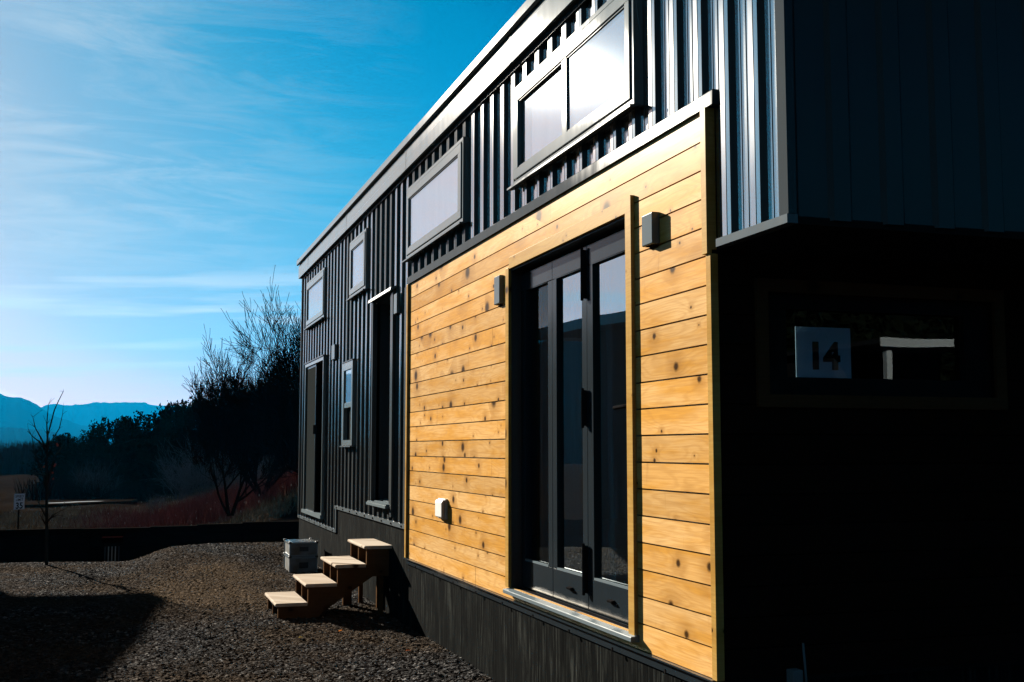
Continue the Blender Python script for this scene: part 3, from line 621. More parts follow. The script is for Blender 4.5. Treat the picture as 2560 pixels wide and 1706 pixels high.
# far sliding door
f = MB(); y0, y1 = 14.67, 16.31
f.box(-0.034, 0.055, y0, y1, 2.655, 2.70); f.box(-0.034, 0.055, 16.262, y1, 0.70, 2.655); f.box(-0.034, 0.055, y0, 14.70, 0.70, 2.655)
sdr = f.build('sliding_door', M['frame'], house, bevel=0.003); tag(sdr, 'far sliding door, grey screen panel on its left half')
f = MB(); f.box(-0.05, 0.055, y0-.02, y1+.02, 0.655, 0.70); f.box(0.055, 0.12, y0, y1, 0.66, 0.69); f.build('threshold', M['galv'], sdr)
f = MB(); f.box(-0.045, 0.0, y0-.03, y1+.03, 2.70, 2.715); f.build('head_flashing', M['siding'], sdr)
f = MB(); f.box(-0.010, -0.008, 15.42, 16.262, 0.72, 2.63); f.build('screen', M['screen'], sdr)
f = MB()
for b in ((15.42, 16.262, 2.62, 2.655), (15.42, 16.262, 0.70, 0.73), (15.40, 15.43, 0.73, 2.62), (16.235, 16.262, 0.73, 2.62)): f.box(-0.014, 0.006, *b)
f.build('screen_frame', M['doorframe'], sdr)
f = MB(); f.box(-0.04, -0.014, 15.405, 15.43, 1.72, 1.84); f.build('handle', M['inside'], sdr, bevel=0.004)
f = MB(); f.box(0.10, 0.105, 14.70, 15.46, 0.70, 2.655); f.build('open_panel', M['inside'], sdr)
# dark recessed single door with bright threshold
f = MB(); y0, y1 = 10.73, 11.58
f.box(-0.026, 0.03, 10.59, 10.66, 0.90, 3.02); f.box(-0.018, 0.25, 10.69, 10.73, 0.98, 3.03); f.box(-0.018, 0.25, 11.58, 11.62, 0.98, 3.03); f.box(0.0, 0.25, 10.73, 11.58, 2.985, 3.03)
dd = f.build('door', M['siding'], house); tag(dd, 'unlit black single door set deep in the siding above the wooden steps')
f = MB(); f.box(0.22, 0.25, 10.73, 11.58, 1.03, 2.985); 
f.box(0.205, 0.22, 10.85, 11.46, 1.2, 1.9); f.box(0.205, 0.22, 10.85, 11.46, 2.05, 2.85); f.build('door_leaf', M['inside'], dd)
f = MB(); f.prism([(-0.06, 3.005), (-0.052, 3.0), (0.0, 3.03), (0.0, 3.05), (-0.052, 3.035)], 1, 10.56, 11.64); f.build('head_flashing', M['galv'], dd)
f = MB()
for k in range(5): f.box(-0.05+k*0.055, -0.02+k*0.055, 10.70, 11.60, 1.0+k*0.005, 1.012+k*0.005)
f.box(-0.06, 0.24, 10.69, 11.61, 0.975, 1.0); f.build('threshold', M['galv'], dd)
f = MB(); f.tube([(0.20, 10.82, 1.95), (0.15, 10.82, 1.95), (0.15, 10.93, 1.95)], 0.01, 8); f.build('handle', M['inside'], dd)
# main folding glass door
mo = MB(); y0, y1, z0, z1 = main_op; RX = 0.062
mo.box(-0.020, 0.0, 5.145, 5.215, 0.63, 2.77); mo.box(-0.020, 0.0, 7.09, 7.155, 0.655, 2.70)
mo.box(-0.018, 0.0, 5.215, 7.09, 2.69, 2.765)
md = mo.build('folding_door', M['trimwood'], house, bevel=0.0015); tag(md, 'three panel folding glass door cased in cedar with a galvanized sill')
f = MB(); f.box(0.0, 0.10, 7.075, 7.094, z0, z1); f.box(0.0, 0.10, 5.206, 5.216, z0, z1); f.box(0.0, 0.10, 5.216, 7.075, z1-0.012, z1-0.001); f.build('jamb', M['black'], md)
f = MB(); f.prism([(-0.046, 0.622), (-0.04, 0.618), (0.0, 0.618), (0.0, 0.63), (0.10, 0.63), (0.10, 0.652), (0.0, 0.650), (-0.044, 0.644), (-0.046, 0.64)], 1, 5.13, 7.12); f.build('sill', M['galv'], md)
# three leaves
edges = [5.222, 5.932, 6.49, 7.07]
lz0, lz1 = 0.66, 2.655
DX0, DX1 = RX, RX+0.045
for i in range(3):
    a, b = edges[i]+0.002, edges[i+1]-0.002; sw = 0.085 if i == 0 else 0.072
    f = MB(); f.box(DX0, DX1, a, b, lz1-0.115, lz1); f.box(DX0, DX1, a, b, lz0, lz0+0.17)
    swr = 0.06 if i == 0 else 0.075
    f.box(DX0, DX1, b-sw, b, lz0+0.17, lz1-0.115); f.box(DX0, DX1, a, a+swr, lz0+0.17, lz1-0.115)
    lf = f.build('leaf', M['doorframe'], md, bevel=0.003)
    f = MB(); f.quad((DX0+0.022, a+swr, lz0+0.17), (DX0+0.022, b-sw, lz0+0.17), (DX0+0.022, b-sw, lz1-0.115), (DX0+0.022, a+swr, lz1-0.115)); f.build('pane', M['glass'], md)
    f = MB(); f.box(DX0-0.002, DX0+0.014, a+swr, b-sw, lz0+0.17, lz0+0.182); f.build('glass_bead', M['galv'], md)
for zc, hh in ((2.52, 0.16), (1.77, 0.115), (0.90, 0.15)):
    f = MB(); f.box(0.040, DX0, 5.940, 5.966, zc-hh, zc+hh*0.7); f.tube([(0.042, 5.953, zc-hh-0.012), (0.042, 5.953, zc+hh*0.7+0.012)], 0.009, 8); f.build('hinge', M['inside'], md, bevel=0.003)
f = MB(); f.tube([(DX0, 5.27, 1.74), (DX0-0.05, 5.27, 1.74), (DX0-0.055, 5.30, 1.74), (DX0-0.055, 5.43, 1.735)], 0.010, 8); f.box(DX0-0.012, DX0, 5.25, 5.29, 1.50, 1.82); f.build('handle', M['inside'], md)
for yy in (5.60, 6.19):
    f = MB(); f.prism([(DX0, 0.735), (DX0-0.018, 0.742), (DX0-0.022, 0.752), (DX0, 0.756)], 1, yy-0.03, yy+0.03); f.build('foot_bolt', M['inside'], md)
# curtain behind the folding door
def make_curtain():
    m, t, p, o = mat('teal_grey_curtain'); setp(t, p, Base_Color=(0.10, 0.165, 0.185), Roughness=0.9); return m
M['curtain'] = make_curtain()
cu = MB(); ysn = np.arange(5.10, 7.3, 0.012); r2 = np.random.default_rng(4); ph = r2.random(8)*6
def cx(y_, zz_):
    return 0.34+0.045*math.sin(y_*31+ph[0]+0.4*math.sin(zz_*1.3))+0.03*math.sin(y_*53+ph[1]+0.9*math.sin(zz_*0.8+1))+0.02*math.sin(y_*17+zz_*0.9)
zsn = np.linspace(0.66, 2.72, 16)
for a, b in zip(ysn[:-1], ysn[1:]):
    for c_, d in zip(zsn[:-1], zsn[1:]): cu.quad((cx(a, c_), a, c_), (cx(b, c_), b, c_), (cx(b, d), b, d), (cx(a, d), a, d))
cu.build('curtain', M['curtain'], house, smooth=True)
# wall lights
def wall_light(ya, yb, za, zb, e, lbl):
    f = MB(); f.prism([(-e, za+0.004), (-e+0.004, za), (0.0, za), (0.0, zb), (-e+0.004, zb), (-e, zb-0.004)], 1, ya, yb)
    o = f.build('wall_light', M['fixture'], house, bevel=0.0025); tag(o, lbl)
    f = MB(); f.box(-e+0.010, -0.012, ya+0.02, yb-0.02, za-0.003, za-0.0005); f.build('lens', M['inside'], o)
    f = MB(); f.box(-0.008, 0.0, ya+0.015, yb-0.015, za-0.012, za-0.003); f.build('back_plate', M['inside'], o)
wall_light(4.858, 4.972, 2.48, 2.63, 0.040, 'black box wall light at the right of the folding door')
wall_light(7.250, 7.366, 2.485, 2.675, 0.032, 'black box wall light at the left of the folding door')
wall_light(10.40, 10.53, 2.77, 2.96, 0.030, 'black box wall light beside the dark single door')
wall_light(13.85, 14.07, 2.60, 2.78, 0.030, 'small black box wall light beside the far sliding door')
# outdoor socket
f = MB(); f.box(-0.02, 0.0, 8.66, 8.88, 0.99, 1.145)
sk_ = f.build('power_socket', M['white'], house, bevel=0.003); tag(sk_, 'white weatherproof socket box low on the cedar')
f = MB(); f.prism([(-0.047, 1.005), (-0.02, 0.995), (-0.02, 1.14), (-0.035, 1.135), (-0.047, 1.12)], 1, 8.67, 8.87); f.build('cover', M['white'], sk_, bevel=0.006)

for (lx, ly, c_, lb) in ((-0.62, 9.75, (0.40, 0.12, 0.02), 'orange fallen leaf on the gravel right of the steps shadow'), (-0.98, 9.5, (0.30, 0.22, 0.04), 'yellowish fallen leaf on the gravel in front of the steps'), (-0.30, 8.65, (0.28, 0.08, 0.03), 'rust red fallen leaf on the gravel near the skirt')):
    f = MB(); z_ = float(yard(np.array(lx), np.array(ly)))+0.022; a_ = lx*9
    P3 = [(-.026, 0, 0), (-.010, .014, .004), (.012, .012, .008), (.030, 0, .003), (.012, -.014, .009), (-.010, -.012, .005)]
    f.poly([(lx+p[0]*math.cos(a_)-p[1]*math.sin(a_), ly+p[0]*math.sin(a_)+p[1]*math.cos(a_), z_+p[2]) for p in P3])
    f.poly([(lx+p[0]*math.cos(a_)-p[1]*math.sin(a_), ly+p[0]*math.sin(a_)+p[1]*math.cos(a_), z_+p[2]-.0015) for p in P3[::-1]])
    tag(f.build('fallen_leaf', simple('leaf_tone', c_, 0.7)), lb, 'leaf', 'fallen leaves on the gravel')
# ------------------------------------------------------------------ wooden steps
sp = thing('wooden_steps', (-0.5, 11.1, 0.0), 'four pale wooden treads on open stringers leading up to the dark doorway', 'steps')
rise, run, ys0, ys1 = 0.163, 0.2655, 10.67, 11.53
tz = [0.150+k*rise for k in range(4)]; tx_ = [-1.052+k*run for k in range(4)]
for k in range(4):
    f = MB(); x0 = tx_[k]; x1 = x0+0.285 if k < 3 else x0+0.272; z1 = tz[k]; th = 0.030; r = 0.013
    prof = [(x1, z1-th), (x1, z1)]+[(x0+r-r*math.sin(a), z1-r+r*math.cos(a)) for a in (0, .5, 1.0, 1.57)]+[(x0+r-r*math.cos(a), z1-th+r-r*math.sin(a)) for a in (0, .5, 1.0, 1.57)]
    f.v = []; n = len(prof)
    i = len(f.v); f.v += [(p[0], ys0, p[1]) for p in prof]+[(p[0], ys1, p[1]) for p in prof]
    f.f += [tuple(range(n)), tuple(range(2*n-1, n-1, -1))]+[(q, (q+1) % n, n+(q+1) % n, n+q) for q in range(n)]
    f.build('tread', M['tread'], sp)
for yy in (ys0+0.012, (ys0+ys1)/2-0.02, ys1-0.05):
    f = MB(); pts = [(-1.03, 0.0)]
    for k in range(4): pts += [(tx_[k]+0.028, tz[k]-0.03-(rise if k else 0.12)), (tx_[k]+0.028, tz[k]-0.031)]
    pts += [(-0.02, tz[3]-0.031), (-0.02, 0.36), (-0.17, 0.36), (-0.62, 0.06), (-0.68, 0.0)]
    f.prism([(p[0], p[1]) for p in pts[1:]], 1, yy, yy+0.038) if False else None
    # outline in x-z extruded along y
    n = len(pts); f.v = [(p[0], yy, p[1]) for p in pts]+[(p[0], yy+0.038, p[1]) for p in pts]
    f.f = [tuple(range(n)), tuple(range(2*n-1, n-1, -1))]+[(q, (q+1) % n, n+(q+1) % n, n+q) for q in range(n)]
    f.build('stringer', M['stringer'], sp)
for (lx, ly) in ((-0.31, ys1-0.10), (-0.14, ys1-0.02), (-0.10, ys0+0.06), (-0.045, (ys0+ys1)/2)):
    f = MB(); f.box(lx, lx+0.085 if lx < -0.2 else lx+0.04, ly, ly+0.038, 0.0, 0.40); f.build('leg', M['stringer'], sp)
for k in (2, 3):
    f = MB(); f.box(tx_[k]+0.085+0.0, tx_[k]+0.125+0.01, ys0-0.0015, ys0, tz[k]-0.026, tz[k]-0.006); f.build('price_tag', M['white'], sp)

# ------------------------------------------------------------------ storage boxes by the far wall
mt, tt, pt, ot = mat('translucent_storage_plastic')
setp(tt, pt, Base_Color=(0.20, 0.25, 0.28), Roughness=0.35)
c_ = nd(tt, 'ShaderNodeTexCoord'); n_ = nd(tt, 'ShaderNodeTexNoise', {'Vector': c_.outputs['Object'], 'Scale': 7, 'Detail': 5})
tt.links.new(mixc(tt, ramp(tt, n_.outputs[0], [(0.35, 0), (0.65, 1)]), (0.06, 0.05, 0.035), (0.12, 0.14, 0.15)), pt.inputs['Base Color'])
M['tote'] = mt
M['alu'] = make_metal('brushed_aluminium', (0.22, 0.25, 0.27), 0.25, ior=1.0, dustamt=0.1)
def crate(z0, h, label):
    x0, x1, y0, y1 = -0.452, -0.105, 14.42, 14.95
    r = thing('storage_box', ((x0+x1)/2, (y0+y1)/2, z0), label, 'storage box', 'storage boxes stacked by the far wall')
    f = MB(); f.box(x0+.012, x1-.012, y0+.012, y1-.012, z0, z0+h-0.02); f.build('body', M['tote'], r, bevel=0.006)
    f = MB(); f.box(x0, x1, y0, y1, z0+h-0.02, z0+h); f.box(x0+.04, x1-.04, y0+.04, y1-.04, z0+h, z0+h+.004); f.build('lid', M['alu'], r, bevel=0.004)
    f = MB()
    for xx in (x0+.003, x1-.021):
        for yy in (y0+.003, y1-.021): f.box(xx, xx+.018, yy, yy+.018, z0+.002, z0+h-.02)
    f.box(x0+.002, x0+.012, y0+.02, y1-.02, z0, z0+.016); f.box(x0+.02, x1-.02, y0+.002, y0+.012, z0, z0+.016); f.build('edge_frame', M['alu'], r)
    for (xx, yy) in ((x0-.006, y0-.006), (x1-.03, y0-.006), (x0-.006, y1-.03), (x1-.03, y1-.03)):
        f = MB(); f.box(xx, xx+.036, yy, yy+.036, z0+h-.012, z0+h+.012); f.build('corner_cap', M['black'], r, bevel=0.005)
    f = MB(); f.box((x0+x1)/2-.05, (x0+x1)/2+.06, y0-.004, y0+.012, z0+h*.35, z0+h*.68); f.build('latch', M['black'], r, bevel=0.004)
    return r
gz = float(yard(np.array(-0.28), np.array(14.6)))
crate(gz-0.01, 0.205, 'metal edged storage box with front latch, at the bottom of the two box stack')
crate(gz-0.01+0.212, 0.165, 'metal edged storage box with grey lid, on top of the two box stack')

# ------------------------------------------------------------------ low dark timber wall behind the yard
fw = thing('timber_wall', (-2, 19, -1.1), 'low black timber retaining wall with stepped top behind the gravel yard', 'wall')
f = MB(); xs_ = [-16, -9.0, -4.6, -3.0, -2.0, -1.3, -0.6, 0.4, 9.0]; tops = [.30, .315, .325, .318, .332, .352, .372, .40]
for a, b, tp_ in zip(xs_[:-1], xs_[1:], tops):
    z = -1.3
    while z < tp_-0.02: z2 = min(z+0.19, tp_); f.box(a, b, 19.0, 19.14, z, z2-0.006); z += 0.19
f.build('beam_courses', M['fence'], fw)
f = MB()
for xx in np.arange(-15, 8.8, 2.4): f.box(xx, xx+0.12, 18.9, 19.0, -1.3, 0.26)
f.build('posts', M['fence'], fw)
# slatted bin in front of it
bn = thing('slatted_bin', (-2.54, 18.3, -0.4), 'dark bin with red lid and pale slats below the timber wall', 'bin')
f = MB(); f.box(-2.66, -2.42, 18.2, 18.42, -0.45, 0.16); f.build('body', M['fence'], bn, bevel=0.01)
f = MB(); f.box(-2.69, -2.39, 18.17, 18.45, 0.16, 0.23); f.build('lid', simple('dull_red_lid', (0.004, 0.001, 0.001), 0.6), bn, bevel=0.01)
for k in range(5):
    f = MB(); f.box(-2.645+k*0.048, -2.63+k*0.048, 18.19, 18.2, -0.12, 0.10); f.build('slat', M['white'] if k in (1, 2, 3) else M['greybark'], bn)

# ------------------------------------------------------------------ speed limit sign
sg = thing('speed_sign', (-7.3, 60.0, float(field(-7.3, 60))), 'white rectangular SPEED LIMIT 35 road sign beyond the timber wall', 'sign')
ang = R(42); ca_, sa_ = math.cos(ang), math.sin(ang)
def sgp(u_, w_, z_): return (-7.3+u_*ca_-w_*sa_, 60.0+u_*sa_+w_*ca_, z_)
SC = -0.97
f = MB(); hw_, hh_ = 0.305, 0.375
def sbox(f, u0, u1, w0, w1, z0, z1):
    i = len(f.v); f.v += [sgp(u_, w_, z_) for u_ in (u0, u1) for w_ in (w0, w1) for z_ in (z0, z1)]
    for q in ((0,1,3,2),(4,6,7,5),(0,4,5,1),(2,3,7,6),(0,2,6,4),(1,5,7,3)): f.f.append(tuple(i+k for k in q))
sbox(f, -hw_, hw_, -0.004, 0.0, SC-hh_, SC+hh_)
M['signwhite'] = simple('white_sign_face', (0.55, 0.6, 0.63), 0.6, var=0.05)
f.build('panel', M['signwhite'], sg)
f = MB()
for (a, b, c_, d) in ((-hw_+.01, hw_-.01, hh_-.022, hh_-.012), (-hw_+.01, hw_-.01, -hh_+.012, -hh_+.022), (-hw_+.01, -hw_+.02, -hh_+.022, hh_-.022), (hw_-.02, hw_-.01, -hh_+.022, hh_-.022)): sbox(f, a, b, -0.006, -0.004, SC+c_, SC+d)
f.build('border', M['ink'], sg)
for nm, body, size, dz, bold in (('lettering', 'SPEED', 0.165, 0.19, 0.004), ('lettering', 'LIMIT', 0.165, 0.03, 0.004), ('numerals', '35', 0.40, -0.325, 0.012)):
    text_mesh(nm, body, size, M['ink'], sg, lambda c, dz=dz: sgp(c.x, -0.0055-c.z, SC+dz+c.y), bold)
f = MB(); sbox(f, -0.03, 0.03, 0.0, 0.05, float(field(-7.3, 60))-.1, SC+0.3); f.build('post', M['fence'], sg)

# ------------------------------------------------------------------ vegetation
def branchy(mb, p, d, L, r, depth, cfg, twigs):
    """recursive limbs: each call adds one tapered, wandering limb and forks it"""
    n = 4 if depth > 1 else 3; pts = [p.copy()]; rad = [r]; q = p.copy(); dd = d.copy()
    for k in range(n):
        dd = (dd+Vector((random.gauss(0, cfg['wob']), random.gauss(0, cfg['wob']), random.gauss(0, cfg['wob'])+cfg['up']))).normalized()
        q = q+dd*(L/n); pts.append(q.copy()); rad.append(max(r*(1-0.55*(k+1)/n), cfg['rmin']))
    (twigs if depth <= 1 else mb).tube(pts, rad, 5 if depth > 3 else 3, cap=False)
    if depth == 0: return
    nf = cfg['fork'][min(depth, len(cfg['fork'])-1)]
    for j in range(nf):
        t_ = random.uniform(0.25, 1.0) if j else 1.0
        k = min(int(t_*n), n); bp = pts[k]
        ax = Vector((random.gauss(0, 1), random.gauss(0, 1), random.gauss(0, 0.6))).normalized()
        a_ = random.uniform(*cfg['ang']) if j else random.uniform(0.05, 0.3)
        nd_ = (dd*math.cos(a_)+ax.cross(dd).normalized()*math.sin(a_)).normalized()
        branchy(mb, bp, nd_, L*random.uniform(*cfg['len']), rad[k]*random.uniform(0.6, 0.8), depth-1, cfg, twigs)
def bare_tree(name, base, label, stems, cfg, cat='tree', group=None, m='bark'):
    r_ = thing(name, base, label, cat, group); t_ = MB(); w_ = MB()
    for (dv, L, rr, dep) in stems: branchy(t_, Vector(base)+Vector((random.uniform(-.1, .1), random.uniform(-.1, .1), -0.2)), Vector(dv).normalized(), L, rr, dep, cfg, w_)
    t_.build('trunk', M[m], r_); w_.build('crown', M[m], r_); return r_
cfgA = dict(wob=0.10, up=0.12, rmin=0.009, fork=[0, 6, 5, 4, 4, 4], ang=(0.3, 0.8), len=(0.60, 0.84))
random.seed(21)
bare_tree('bare_tree', (6.1, 46.0, 0.2), 'large leafless tree rising behind the far corner of the black house',
          [((-0.62, 0.1, 1), 2.6, 0.17, 5), ((-0.15, -0.2, 1), 2.8, 0.19, 5), ((-1.0, 0.1, 0.75), 2.5, 0.14, 5), ((-1.3, -0.1, 0.42), 2.3, 0.11, 5), ((0.3, 0.1, 1), 2.6, 0.13, 4), ((-0.85, 0.3, 1.0), 2.5, 0.12, 5), ((-0.4, 0.3, 1.1), 2.7, 0.12, 5)], cfgA)
random.seed(5)
bare_tree('bare_tree', (3.2, 52.0, -0.6), 'lower spreading leafless tree, left of the large one and over the junipers',
          [((-0.5, 0, 1), 2.5, 0.11, 5), ((0.25, 0, 1), 2.7, 0.11, 5), ((-0.95, 0, 0.8), 2.5, 0.09, 5), ((0.75, 0, 0.9), 2.4, 0.08, 5)], cfgA)
random.seed(8)
bare_tree('bare_tree', (1.6, 49.0, -1.0), 'smallest and leftmost leafless tree, fanning out over the juniper skyline',
          [((-0.3, 0, 1), 2.1, 0.08, 5), ((0.3, 0.1, 1), 2.3, 0.08, 5), ((-0.8, 0, 1), 2.0, 0.06, 5)], cfgA)
# the slim young tree in the yard: laid out limb by limb
yt = thing('young_tree', (-3.33, 16.6, -0.05), 'slim young leafless tree with a few red leaves in front of the timber wall', 'tree')
Y0 = 16.6
f = MB(); f.tube([(-3.33, Y0, -0.1), (-3.345, Y0, 0.5), (-3.36, Y0, 0.9), (-3.38, Y0, 1.44)], [0.024, 0.021, 0.018, 0.014], 8); f.build('trunk', M['youngbark'], yt)
f = MB(); tw = MB()
limbs = [[(-3.38, 1.44), (-3.37, 1.7), (-3.31, 2.04), (-3.26, 2.18), (-3.19, 2.28)], [(-3.37, 1.62), (-3.385, 1.85), (-3.39, 2.12)], [(-3.38, 1.5), (-3.47, 1.62), (-3.53, 1.67), (-3.61, 1.76)],
         [(-3.38, 1.5), (-3.44, 1.65), (-3.52, 1.8), (-3.58, 1.95)], [(-3.38, 1.46), (-3.34, 1.6), (-3.24, 1.8), (-3.19, 1.98)], [(-3.36, 1.0), (-3.43, 1.22), (-3.53, 1.5), (-3.58, 1.7), (-3.60, 1.78)],
         [(-3.355, 0.95), (-3.33, 1.2), (-3.29, 1.4), (-3.2, 1.55)], [(-3.355, 0.9), (-3.28, 1.05), (-3.2, 1.15), (-3.13, 1.24)], [(-3.36, 1.18), (-3.45, 1.2), (-3.5, 1.21)],
         [(-3.35, 0.62), (-3.45, 0.8), (-3.52, 1.0)], [(-3.35, 0.55), (-3.26, 0.66), (-3.17, 0.72)], [(-3.35, 0.55), (-3.3, 0.62), (-3.22, 0.66)], [(-3.34, 0.5), (-3.4, 0.62), (-3.46, 0.7)]]
random.seed(3)
for L_ in limbs:
    pts = [(x_, Y0+0.25*(i/len(L_))*random.choice((-1, 1)), z_) for i, (x_, z_) in enumerate(L_)]; n = len(pts)
    f.tube(pts, [0.013*(1-0.7*i/(n-1)) for i in range(n)], 5)
    for _ in range(5):
        i = random.randrange(1, n); a = Vector(pts[i]); dirv = (Vector(pts[i])-Vector(pts[i-1])).normalized()+Vector((random.gauss(0, .5), random.gauss(0, .5), random.gauss(0.1, .3)))
        b = a+dirv.normalized()*random.uniform(0.05, 0.16); tw.tube([a, (a+b)/2+Vector((0, 0, .006)), b], [0.003, 0.0025, 0.0015], 3)
f.build('branches', M['youngbark'], yt); tw.build('twigs', M['youngbark'], yt)
f = MB()
for (x_, z_) in ((-3.26, 1.58), (-3.27, 1.60), (-3.29, 1.31), (-3.28, 1.33), (-3.31, 1.22), (-3.3, 1.14), (-3.42, 1.3)):
    a = Vector((x_, Y0, z_)); f.quad(a, a+Vector((.022, .01, .01)), a+Vector((.026, 0, -.018)), a+Vector((.004, 0, -.026)))
f.build('leaves', M['redleaf'], yt)

# junipers
def juniper_meshes(seed, H, W):
    r = np.random.default_rng(seed); nb = r.integers(7, 11); blobs = []
    for k in range(nb):
        h_ = H*(0.18+0.74*k/(nb-1)); wr = W*(0.42+0.35*r.random()-0.14*(k/(nb-1))**3)
        a = r.random()*6.28; off = W*0.42*r.random()
        blobs.append((off*math.cos(a), off*math.sin(a), h_, wr*(0.7+0.4*r.random()), H*0.16*(0.8+0.5*r.random())))
    V = []; F = []; N = 5200
    for i in range(N):
        bx, by, bz, br_, bh = blobs[r.integers(nb)]
        d = r.normal(size=3); d /= np.linalg.norm(d); rr = (0.55+0.5*r.random())
        lump = 1+0.28*math.sin(5*d[0]+seed)+0.22*math.sin(7*d[1]+2*seed)*math.sin(6*d[2])
        p = np.array([bx, by, bz])+d*np.array([br_, br_, bh])*rr*lump
        s_ = 0.05+0.10*r.random(); a = r.normal(size=3); a /= np.linalg.norm(a); b = np.cross(a, r.normal(size=3)); b /= np.linalg.norm(b)+1e-6
        k = len(V); V += [tuple(p+a*s_), tuple(p-a*s_*.5+b*s_*.8), tuple(p-a*s_*.5-b*s_*.8+np.array([0, 0, .04]))]; F.append((k, k+1, k+2))
    return V, F
protos = []
for i, (H, W) in enumerate(((4.2, 1.7), (3.6, 2.0), (4.8, 1.5), (3.2, 1.7))):
    V, F = juniper_meshes(i+3, H, W); c_ = MB(); c_.v = V; c_.f = F
    t_ = MB(); t_.tube([(0, 0, -.5), (0.05, 0, H*.3), (-.03, .05, H*.8)], [.14, .1, .03], 7)
    for k in range(6):
        a = k*1.05; t_.tube([(0, 0, H*(.2+.08*k)), (math.cos(a)*W*.4, math.sin(a)*W*.4, H*(.3+.08*k))], [.05, .015], 5)
    protos.append((H, c_, t_))
jun = [(-4.98, 110, 3.59), (-7.57, 118, 2.44), (-6.05, 114, 2.63), (-8.78, 122, 1.33), (-10.23, 130, 1.99), (-3.21, 108, 3.67), (-2.03, 112, 3.79), (-1.09, 106, 4.03), (0.2, 110, 4.24), (0.99, 104, 4.99), (1.95, 108, 5.03), (3.55, 100, 5.32), (5.2, 100, 5.67), (7.07, 104, 5.79), (7.76, 98, 5.53), (9.91, 100, 5.5), (11.63, 104, 5.74),
       (-3.83, 100, 1.59), (-2.29, 98, 1.91), (-0.79, 96, 1.91), (0.35, 94, 2.21), (1.75, 92, 2.5), (3.55, 88, 2.76), (5.44, 90, 3.1), (7.01, 88, 3.07), (8.53, 86, 2.75)]
lab_j = ['dark juniper with a ragged open top near the left end of the slope', 'small round juniper low at the left foot of the slope', 'narrow juniper between the ragged one and the low left ones', 'low dark juniper nearly hidden at the left foot of the slope',
 'farthest left juniper behind the young tree', 'dark juniper just right of the ragged topped one', 'rounded juniper fourth from the left on the skyline', 'broad low juniper in the middle of the skyline', 'juniper in the dip before the tall pair', 'tall twin topped juniper against the blue mountain',
 'thin spired juniper right beside the twin topped one', 'broad bushy juniper standing apart against the mountain', 'dark juniper under the left edge of the bare tree', 'juniper behind the lower bare branches', 'juniper below the bare tree crown, left of its trunk', 'juniper close to the corner of the house', 'juniper half hidden by the corner of the house',
 'lower front juniper at the left of the slope', 'second lower front juniper from the left', 'third lower front juniper from the left', 'lower front juniper below the twin topped one', 'lower front juniper right of the grey shrub', 'front juniper below the broad bushy one', 'front juniper at the middle of the bare branches', 'front juniper left of the grassy bank', 'front juniper next to the house corner']
pob = []
for i, (x_, y_, top) in enumerate(jun):
    gzv = float(field(x_, y_)); k = (i*3+i//4) % 4; H = protos[k][0]
    if k >= len(pob):
        while len(pob) <= k:
            kk = len(pob); r_ = thing('juniper_tree', (0, 0, 0), 'x', 'tree', 'dark junipers on the slope')
            protos[kk][2].build('trunk', M['bark'], r_); protos[kk][1].build('crown', M['juniper'], r_); pob.append([r_, False])
    s_ = max((top-gzv+0.3)/H, 0.5); wx = min(max(s_, 0.75), 1.15)*(1.0+0.2*math.sin(i*2.1))
    if not pob[k][1]:
        o = pob[k][0]; pob[k][1] = True; o.location = (x_, y_, gzv-0.3); o.scale = (wx, wx, s_); o.rotation_euler = (0, 0, i*1.3); o['label'] = lab_j[i]
    else: dup(pob[k][0], (x_, y_, gzv-0.3), i*1.3, (wx, wx, s_), lab_j[i])
# grey leafless shrubs
cfgS = dict(wob=0.16, up=0.04, rmin=0.006, fork=[0, 4, 4, 4], ang=(0.3, 0.9), len=(0.6, 0.85))
random.seed(11); sh_p = []
for k in range(3):
    r_ = thing('bare_shrub', (0, 0, 0), 'x', 'shrub', 'grey leafless shrubs on the slope'); t_ = MB(); w_ = MB()
    for j in range(7):
        a = j*0.9+random.random(); branchy(t_, Vector((0, 0, -.1)), Vector((math.cos(a)*.7, math.sin(a)*.7, 1)).normalized(), 1.25, 0.035, 3, cfgS, w_)
    t_.build('stems', M['greybark'], r_); w_.build('twigs', M['greybark'], r_); sh_p.append([r_, False])
shr = [(1.69, 86, 3.01), (2.35, 84, 1.86), (0.89, 84, 1.31), (-5.34, 96, 1.28), (-4.58, 94, 0.98), (3.27, 76, 1.58), (4.55, 74, 2.57), (5.57, 72, 2.31), (6.51, 70, 3.0), (5.59, 66, 0.91), (3.53, 70, 0.88), (4.29, 66, 0.47), (-0.91, 70, -0.82)]
lab_s = ['tallest pale grey shrub in front of the broad juniper', 'grey shrub at the right foot of the tallest pale one', 'grey shrub at the left foot of the tallest pale one', 'grey shrub behind the young tree at the left of the slope', 'grey shrub right of the young tree', 'dusky shrub below the left branches of the bare tree', 'high dusky shrub under the bare tree crown', 'dusky shrub mid slope under the bare tree',
 'high dusky shrub next to the house corner', 'shrub above the pale grassy bank', 'low shrub left of the pale grassy bank', 'low shrub at the near edge of the pale bank', 'small dark shrub alone in the red brush']
for i, (x_, y_, top) in enumerate(shr):
    gzv = float(field(x_, y_)); s_ = max((top-gzv)/3.0, 0.45); k = i % 3
    if not sh_p[k][1]:
        o = sh_p[k][0]; sh_p[k][1] = True; o.location = (x_, y_, gzv); o.scale = (s_*.9, s_*.9, s_); o['label'] = lab_s[i]
    else: dup(sh_p[k][0], (x_, y_, gzv), i*1.7, (s_*.9, s_*.9, s_), lab_s[i])
